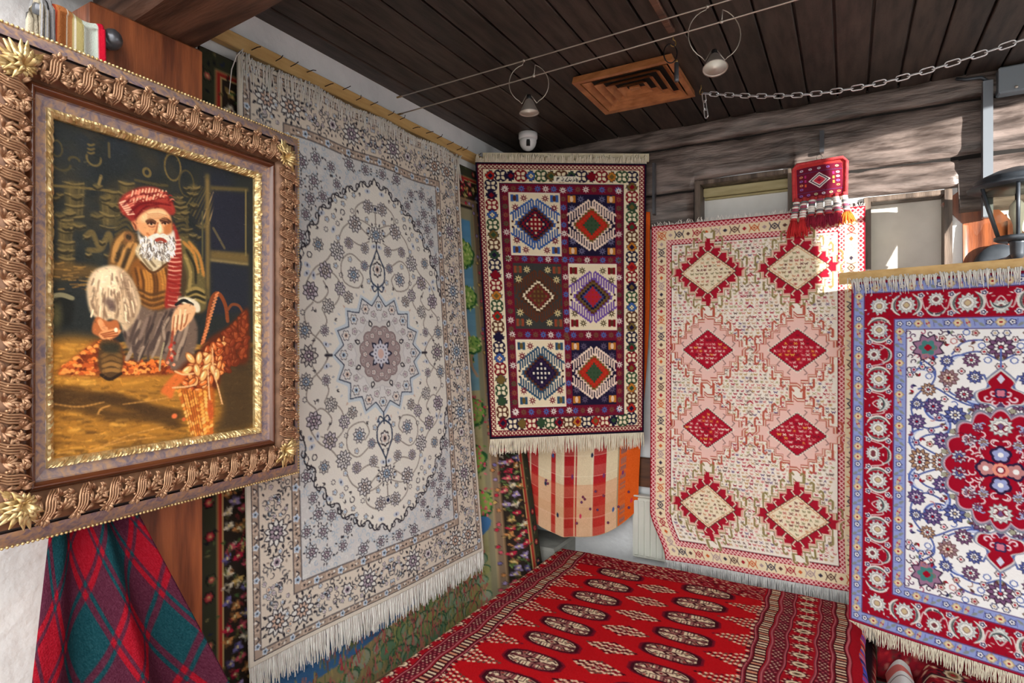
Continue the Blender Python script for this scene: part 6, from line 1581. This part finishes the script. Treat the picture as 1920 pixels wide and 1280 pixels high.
lamp(1.385, 0.082, (0.10, -0.30, -1), 'small cone spot lamp on the cables to the right of the wooden vent')

# wooden ceiling vent with nested frames
M_VENT = mat('vent_wood', (156, 96, 54), (190, 126, 78), rough=0.4, scale=9, stretch=(2, 2, 6), bump=(50, 0.2, 0.002), coat=0.3)
vx0, vx1, vy0, vy1 = 0.745, 1.16, 2.235, 2.625
vent = thing('ceiling_vent', 'square louvred wooden vent set in the ceiling boards', 'vent', ((vx0 + vx1) / 2, (vy0 + vy1) / 2, CEIL - 0.01))
def sqring(i0, i1, z0, z1, th):
    """one nested frame: flares from inset i1 high up to inset i0 below"""
    V = []; F = []
    for (i, z) in ((i0, z0), (i1, z1), (i1 + th, z1), (i0 + th, z0 + 0.001)):
        V += [(vx0 + i, vy0 + i, z), (vx1 - i, vy0 + i, z), (vx1 - i, vy1 - i, z), (vx0 + i, vy1 - i, z)]
    for k in range(4):
        for j in range(4): F.append((k*4 + j, k*4 + (j+1) % 4, ((k+1) % 4)*4 + (j+1) % 4, ((k+1) % 4)*4 + j))
    return MB().add(V, F)
ZV = CEIL - 0.030
part('frame', sqring(0.0, 0.004, ZV, CEIL - 0.004, 0.024), M_VENT, vent)
part('gap_shade', MB().box((vx0 + 0.03, vy0 + 0.03, CEIL - 0.0075), (vx1 - 0.03, vy1 - 0.03, CEIL - 0.004)), mat('painted_gap_shade', (24, 18, 15), rough=0.9), vent)
for k in range(4):
    i = 0.030 + k * 0.038
    part('louvre', sqring(i, i + 0.024, ZV + 0.001, CEIL - 0.009, 0.003), M_VENT, vent)
part('centre_board', MB().box((vx0 + 0.186, vy0 + 0.180, CEIL - 0.026), (vx1 - 0.186, vy1 - 0.180, CEIL - 0.014), b=0.003), M_VENT, vent)

# dome camera
c = at(990, 252, 3.10); c[2] = CEIL - 0.004
t = thing('dome_camera', 'white dome security camera on the ceiling in the corner', 'camera', tuple(c - np.array([0, 0, 0.09])))
M_WHITEP = mat('white_plastic', (226, 226, 228), rough=0.35)
part('base', MB().lathe([(0.050, 0.002), (0.050, -0.024), (0.047, -0.030), (0.040, -0.032)], c, 28), M_WHITEP, t, True)
part('dome', MB().lathe([(0.044, -0.030), (0.045, -0.045), (0.040, -0.064), (0.028, -0.080), (0.014, -0.088), (0.002, -0.090)], c, 28), M_WHITEP, t, True)
part('lens_slot', MB().box((-0.010, -0.016, -0.006), (0.010, 0.020, 0.004), M=basis(RGT, (0, 0, 1), c - FWD * 0.041 + np.array([0, 0, -0.060])), b=0.003), M_BLACKP, t)

# screw hooks, key ring and tube, chain
def hook_mesh(s=1.0):
    P = [(0, 0, 0.0), (0, 0, -0.018 * s)] + [(0.010 * s * math.sin(a), 0, -0.030 * s + 0.012 * s * math.cos(a)) for a in np.linspace(0, 4.4, 12)]
    return P
def hook(name, p, label, rz, grp=None):
    P = np.array(hook_mesh()); ca, sa = math.cos(rz), math.sin(rz)
    P = np.stack([P[:, 0] * ca - P[:, 1] * sa, P[:, 0] * sa + P[:, 1] * ca, P[:, 2]], 1) + np.array(p)
    return single(name, MB().tube(P, 0.0022, 7), M_BRASS, label, 'hook', tuple(np.array(p) - np.array([0, 0, 0.04])), grp, True)
h1 = at(1262, 60, 2.02); h1 = at(1262, 64, (CEIL - 1.6 - 0.0) / ((640 - 64) / FPX)); h1[2] = CEIL - 0.002
hook('screw_hook', h1, 'brass screw hook holding a black ring beside the vent', 0.6, 'ceiling screw hooks')
rc = h1 + np.array([-0.008, -0.006, -0.068])
single('key_ring', MB().tube([rc + RGT * 0.030 * math.cos(a) * 0.8 + np.array([0, 0, 0.034 * math.sin(a)]) for a in np.linspace(0, 2 * math.pi, 25)[:-1]], 0.0022, 7, closed=True), mat('black_ring', (40, 40, 44), rough=0.3, metal=0.7), 'thin black ring hanging from a brass hook by the vent', 'ring', tuple(rc - np.array([0, 0, 0.036])), None, True)
rt = rc + RGT * 0.022 + np.array([0, 0, -0.030])
t = thing('hanging_tube', 'small grey tube dangling from the black ring over the vent', 'tube', tuple(rt - np.array([0, 0, 0.075])))
part('tube', MB().lathe([(0.004, 0.0), (0.008, -0.006), (0.0085, -0.066), (0.006, -0.072)], rt, 12), M_GREYM, t, True)
part('cap', MB().lathe([(0.003, 0.008), (0.005, 0.004), (0.005, -0.004)], rt, 10), M_BRASS, t, True)

CH0 = np.array([1.20, 2.585, 2.662]); hook('screw_hook', CH0 + np.array([-0.008, 0.004, 0.040]), 'brass screw hook in the ceiling where the zinc chain starts', 2.4, 'ceiling screw hooks')
CH1 = at(1925, 72, 1.80); CH2 = CH1 + (CH1 - CH0) * 0.55 + np.array([0, 0, 0.02])
chain = thing('zinc_chain', 'bright zinc link chain slung below the ceiling along the log wall', 'chain', tuple(CH0))
lp = []
for a in np.linspace(-math.pi / 2, math.pi / 2, 7): lp.append((0.0125 + 0.0085 * math.cos(a), 0.0085 * math.sin(a), 0))
for a in np.linspace(math.pi / 2, 3 * math.pi / 2, 7): lp.append((-0.0125 + 0.0085 * math.cos(a), 0.0085 * math.sin(a), 0))
lm = MB().tube(lp, 0.0026, 6, closed=True).mesh('link'); lm.materials.append(M_CHROME); lm.polygons.foreach_set('use_smooth', np.ones(len(lm.polygons), dtype=bool))
def put_links(P):
    P = np.array(P); seg = np.linalg.norm(np.diff(P, axis=0), axis=1); S = np.concatenate([[0], np.cumsum(seg)]); pitch = 0.0345
    n = int(S[-1] / pitch)
    for i in range(n):
        s0 = (i + 0.5) * pitch
        p = np.array([np.interp(s0, S, P[:, k]) for k in range(3)]); q = np.array([np.interp(s0 + 0.004, S, P[:, k]) for k in range(3)])
        d = (q - p) / np.linalg.norm(q - p); up = np.array([0, 0, 1.0]) if abs(d[2]) < .9 else np.array([0, 1.0, 0])
        e = np.cross(up, d); e /= np.linalg.norm(e); w = np.cross(d, e)
        if i % 2: e, w = w, -e
        ca, sa = math.cos(0.5), math.sin(0.5); e, w = e * ca + w * sa, -e * sa + w * ca
        o = bpy.data.objects.new('link', lm); link(o, chain); p = p - WL[chain.name]
        o.matrix_local = Matrix(((d[0], e[0], w[0], p[0]), (d[1], e[1], w[1], p[1]), (d[2], e[2], w[2], p[2]), (0, 0, 0, 1)))
put_links([CH0 + (CH1 - CH0) * f - np.array([0, 0, 0.075 * math.sin(math.pi * f) ]) for f in np.linspace(0, 1, 30)] + [CH2])
put_links([CH0 + np.array([0.004, -0.004, -0.004]), CH0 + np.array([0.018, -0.006, -0.125])])

# ------------------------------------------------------------------ woven bag with tassels on the log wall
M_BAGRED = mat('red_felt', (186, 48, 58), (206, 70, 70), rough=0.95, scale=60, bump=(260, 0.6, 0.003))
def dye_bag(nx=110):
    D = Dye(16, 17, nx, (112, 30, 52)); rg = random.Random(2)
    D.rect(0, 0, 16, 1.6, (196, 60, 60)); D.rect(0, 15.6, 16, 17, (206, 70, 70)); D.rect(0, 0, 1.0, 17, (200, 62, 66)); D.rect(15, 0, 16, 17, (200, 62, 66))
    for y in (4.2, 13.0): D.rect(1, y, 15, y + .25, (90, 60, 110))
    for s, c in ((3.4, (238, 232, 226)), (2.9, (70, 40, 70)), (2.4, (238, 232, 226)), (1.9, (206, 60, 80)), (.8, (150, 30, 60))): D.diamond(8, 8.4, s, s * 1.05, c)
    for x, y in [(2.6 + i * 2.7, 2.9) for i in range(5)] + [(2.2 + i * 2.3, 14.4) for i in range(6)] + [(2.4, 5.8 + i * 1.9) for i in range(4)] + [(13.6, 5.8 + i * 1.9) for i in range(4)]:
        D.oval(x, y, .55, .5, rg.choice(((220, 220, 230), (196, 200, 150), (150, 110, 190), (226, 150, 100)))); D.oval(x, y, .22, .2, (90, 30, 70))
    for y in (5.4, 7.4, 9.4): D.rect(3.4, y, 4.0, y + 1.2, rg.choice(((226, 90, 60), (200, 60, 130)))); D.rect(12, y, 12.6, y + 1.2, rg.choice(((226, 190, 90), (200, 60, 130))))
    return D.done()
B0 = at(1537, 300, 2.64); BX = np.array([1.0, 0, 0]); bw, bh = 0.205, 0.165
bcx, by_, btz = B0[0], 2.952, 2.400
bag = thing('tassel_bag', 'small red woven bag with striped tassels hanging on the log wall', 'bag', (bcx, by_, btz - bh))
def bag_surf(u, v):
    u = np.asarray(u, float); v = np.asarray(v, float)
    return (bcx - bw / 2 + bw * u + 0.006 * (v - .5), by_ - 0.012 * np.sin(u * math.pi) * np.sin(v * math.pi) + 0 * u, btz - bh * v + 0.010 * (u - .5) - 0.008 * (2 * u - 1) ** 4 * (1 - v))
cloth('front', dye_bag(), bag_surf, bag, M_FLAT, 0.012)
part('piping', MB().tube([(bcx - bw/2, by_ - 0.002, btz - bh), (bcx - bw/2 - 0.003, by_ - 0.002, btz - 0.02), (bcx - bw/2 + 0.012, by_ - 0.002, btz), (bcx, by_ - 0.002, btz + 0.004), (bcx + bw/2 - 0.012, by_ - 0.002, btz + 0.006), (bcx + bw/2 + 0.003, by_ - 0.002, btz - 0.012), (bcx + bw/2, by_ - 0.002, btz - bh)], 0.0075, 8), M_BAGRED, bag, True)
part('ring', MB().tube([(bcx + 0.011 * math.cos(a), by_ + 0.002, btz + 0.020 + 0.012 * math.sin(a)) for a in np.linspace(0, 6.283, 17)[:-1]], 0.0018, 6, closed=True), M_STEEL, bag, True)
TC = [(200, 40, 44), (206, 44, 48), (150, 24, 52), (160, 28, 60), (140, 22, 56), (150, 24, 56), (226, 120, 40)]
M_WRAP = [mat('wrap_white', (232, 230, 224), rough=0.9), mat('wrap_grey', (112, 116, 120), rough=0.9), mat('wrap_mauve', (156, 84, 110), rough=0.9)]
rng = random.Random(12)
for i in range(7):
    x = bcx - bw / 2 + 0.012 + i * (bw - 0.02) / 6; z0 = btz - bh - 0.002 + 0.006 * (i / 6); L = 0.075 + (0.012 if i < 2 else 0) * 1.0
    sp = (i - 3) * 0.004
    g = part('tassel', MB().tube([(x, by_ - 0.010, z0 + 0.012), (x + sp * .5, by_ - 0.014, z0 - L * .5), (x + sp, by_ - 0.016, z0 - L)], [0.010, 0.0125, 0.012], 10), M_BAGRED, bag, True)
    for k in range(7):
        f = 0.10 + k * 0.125; part('wrapping', MB().lathe([(0.0135, -0.0042), (0.0148, -0.002), (0.0148, 0.002), (0.0135, 0.0042)], (x + sp * f, by_ - 0.0105 - 0.006 * f, z0 - L * f), 10), M_WRAP[(0, 1, 0, 2, 1, 0, 0)[(k + i) % 7]], g, True)
    tb = MB(); Lt = 0.055 if i > 1 else 0.075
    for k in range(46):
        a = rng.uniform(0, 6.283); r0 = 0.010 * math.sqrt(rng.random()); r1 = rng.uniform(0.010, 0.024); Lk = Lt * rng.uniform(.7, 1.1)
        b0 = np.array([x + sp + r0 * math.cos(a), by_ - 0.016 + r0 * .7 * math.sin(a), z0 - L + 0.004])
        tb.tube([b0, b0 + np.array([r1 * .6 * math.cos(a), r1 * .5 * math.sin(a) - 0.004, -Lk * .5]), b0 + np.array([r1 * math.cos(a), r1 * .6 * math.sin(a) - 0.004, -Lk])], 0.0024, 4)
    part('tuft', tb, mat('tuft_%d_%d_%d' % TC[i], TC[i], rough=0.95), g, True, kind='stuff')
single('iron_strap', MB().box((bcx - 0.002, YB - 0.048, 2.46), (bcx + 0.016, YB - 0.018, 2.56), b=0.002), M_GREYM, 'flat grey iron strap on the log above the tassel bag', 'strap', (bcx + 0.007, YB - 0.04, 2.46))
single('iron_strap', MB().box((0.855, YB - 0.050, 2.26), (0.868, YB - 0.018, 2.53), b=0.002), M_GREYM, 'long thin grey iron strap on the logs beside the six panel carpet', 'strap', (0.86, YB - 0.04, 2.26))

# ------------------------------------------------------------------ wall lantern with its conduit
M_LANT = mat('lantern_iron', (62, 68, 76), (80, 86, 94), rough=0.4, metal=0.4, scale=20)
def glassmat():
    m = bpy.data.materials.new('lantern_glass'); m.use_nodes = True; b = m.node_tree.nodes['Principled BSDF']
    b.inputs['Base Color'].default_value = rgb(226, 226, 214); b.inputs['Roughness'].default_value = 0.06; b.inputs['Transmission Weight'].default_value = 1.0; b.inputs['IOR'].default_value = 1.1
    return m
M_GLASS = glassmat()
LC = at(1908, 400, 2.18)
lx, ly = LC[0], LC[1]; lz1 = 2.045; lz0 = 1.80 + 0.02
lan = thing('wall_lantern', 'dark grey six sided wall lantern at the right of the log wall', 'lantern', (lx, ly, 1.89))
def hexr(r, z, a0=0.35): return [(lx + r * math.cos(a0 + k * math.pi / 3), ly + r * math.sin(a0 + k * math.pi / 3), z) for k in range(6)]
ZT, ZB_ = 2.175, 1.985; RT, RB = 0.118, 0.062
for k in range(6):
    T = hexr(RT, ZT); Bq = hexr(RB, ZB_)
    part('corner_bar', MB().tube([T[k], Bq[k]], 0.006, 6), M_LANT, lan, True)
    T2 = hexr(RT - 0.004, ZT); B2 = hexr(RB - 0.004, ZB_); j = (k + 1) % 6
    n_ = np.cross(np.array(T2[j]) - np.array(T2[k]), np.array(B2[k]) - np.array(T2[k])); n_ = n_ / np.linalg.norm(n_) * 0.0015
    V = [np.array(T2[k]), np.array(T2[j]), np.array(B2[j]), np.array(B2[k])]; V = V + [v - n_ for v in V]
    part('pane', MB().add(V, [(0, 1, 2, 3), (7, 6, 5, 4), (0, 4, 5, 1), (1, 5, 6, 2), (2, 6, 7, 3), (3, 7, 4, 0)]), M_GLASS, lan)
part('roof', MB().lathe([(0.150, ZT - 0.004), (0.152, ZT + 0.004), (0.138, ZT + 0.012), (0.128, ZT + 0.016), (0.132, ZT + 0.026), (0.120, ZT + 0.034), (0.070, ZT + 0.058), (0.028, ZT + 0.070), (0.004, ZT + 0.074)], (lx, ly, 0), 30), M_LANT, lan, True)
part('bottom_rim', MB().lathe([(0.060, ZB_ - 0.012), (0.070, ZB_ - 0.006), (0.070, ZB_ + 0.004), (0.058, ZB_ + 0.008)], (lx, ly, 0), 24), M_LANT, lan, True)
part('bulb', MB().lathe([(0.012, ZB_ + 0.01), (0.014, ZB_ + 0.05), (0.026, ZB_ + 0.09), (0.024, ZB_ + 0.12), (0.010, ZB_ + 0.14), (0.001, ZB_ + 0.142)], (lx, ly, 0), 18), mat('bulb_glass', (240, 240, 236), rough=0.2), lan, True)
part('neck', MB().lathe([(0.016, ZB_ - 0.075), (0.022, ZB_ - 0.06), (0.024, ZB_ - 0.02), (0.030, ZB_ - 0.010)], (lx, ly, 0), 16), M_LANT, lan, True)
part('arm', MB().tube([(lx, ly, ZB_ - 0.06), (lx - 0.01, ly + 0.08, ZB_ - 0.075), (lx - 0.02, YB - 0.05, ZB_ - 0.07)], 0.016, 10), M_LANT, lan, True)
part('wall_plate', MB().lathe([(0.078, 0.0), (0.080, 0.006), (0.074, 0.016), (0.050, 0.024), (0.030, 0.03)], (lx - 0.02, YB - 0.02, ZB_ - 0.07), 28, (0, -1, 0)), M_LANT, lan, True)
cp = at(1853, 150, 2.36); cxp = cp[0]
con = thing('cable_conduit', 'straight grey metal conduit running down the logs to the lantern', 'conduit', (cxp, YB - 0.04, 2.1))
part('channel', MB().box((cxp - 0.016, YB - 0.058, 2.10), (cxp + 0.016, YB - 0.014, 2.655), b=0.004), mat('grey_conduit', (150, 158, 168), rough=0.3, metal=0.5), con)
part('cable', MB().tube([(cxp, YB - 0.04, 2.655), (cxp - 0.02, YB - 0.045, 2.672), (cxp - 0.07, YB - 0.04, 2.676), (cxp - 0.10, YB - 0.03, 2.69)], 0.007, 8), M_LANT, con, True)
jb = thing('junction_box', 'flat grey junction box at the top of the logs above the lantern', 'box', (cxp + 0.085, YB - 0.05, 2.58))
part('box', MB().box((cxp + 0.030, YB - 0.075, 2.585), (cxp + 0.150, YB - 0.016, 2.690), b=0.006), mat('grey_box', (124, 132, 140), rough=0.4), jb)
part('screw', MB().lathe([(0.006, 0), (0.005, 0.004), (0.001, 0.005)], (cxp + 0.085, YB - 0.075, 2.600), 10, (0, -1, 0)), M_STEEL, jb, True)

# ------------------------------------------------------------------ radiator under the board
M_ENAMEL = mat('cream_enamel', (222, 224, 214), (206, 208, 198), rough=0.3, scale=4)
rad = thing('radiator', 'white panel radiator below the brown board', 'radiator', (0.95, 3.0, 0.42))
rx0, rx1 = 0.75, 1.30
part('panel', MB().box((rx0, YB - 0.045, 0.46), (rx1, YB - 0.006, 0.78), b=0.006), M_ENAMEL, rad)
flm = MB().box((-0.011, -0.010, 0.475), (0.011, 0.0, 0.765), b=0.004).mesh('flute'); flm.materials.append(M_ENAMEL)
n = 17
for i in range(n):
    o = bpy.data.objects.new('flute', flm); link(o, rad); o.location = np.array([rx0 + 0.02 + i * (rx1 - rx0 - 0.04) / (n - 1), YB - 0.045, 0]) - WL[rad.name]
part('top_grille', MB().box((rx0 - 0.004, YB - 0.056, 0.782), (rx1 + 0.004, YB - 0.008, 0.792), b=0.003), M_ENAMEL, rad)
v = part('valve', MB().tube([(rx0 + 0.002, YB - 0.028, 0.745), (rx0 - 0.035, YB - 0.028, 0.745)], 0.011, 12), mat('valve_metal', (190, 190, 188), rough=0.3, metal=0.7), rad, True)
part('thermostat', MB().lathe([(0.012, 0), (0.019, 0.004), (0.021, 0.03), (0.018, 0.044), (0.006, 0.048)], (rx0 - 0.028, YB - 0.032, 0.745), 18, (-0.75, -0.66, -0.1)), M_WHITEP, v, True)

single('ceiling_lath', MB().box((1.188, 1.35, CEIL - 0.016), (1.212, 2.07, CEIL - 0.004), b=0.002), M_BEAM, 'narrow brown lath nailed to the ceiling above the key ring hook', 'lath', (1.2, 1.7, CEIL - 0.016))
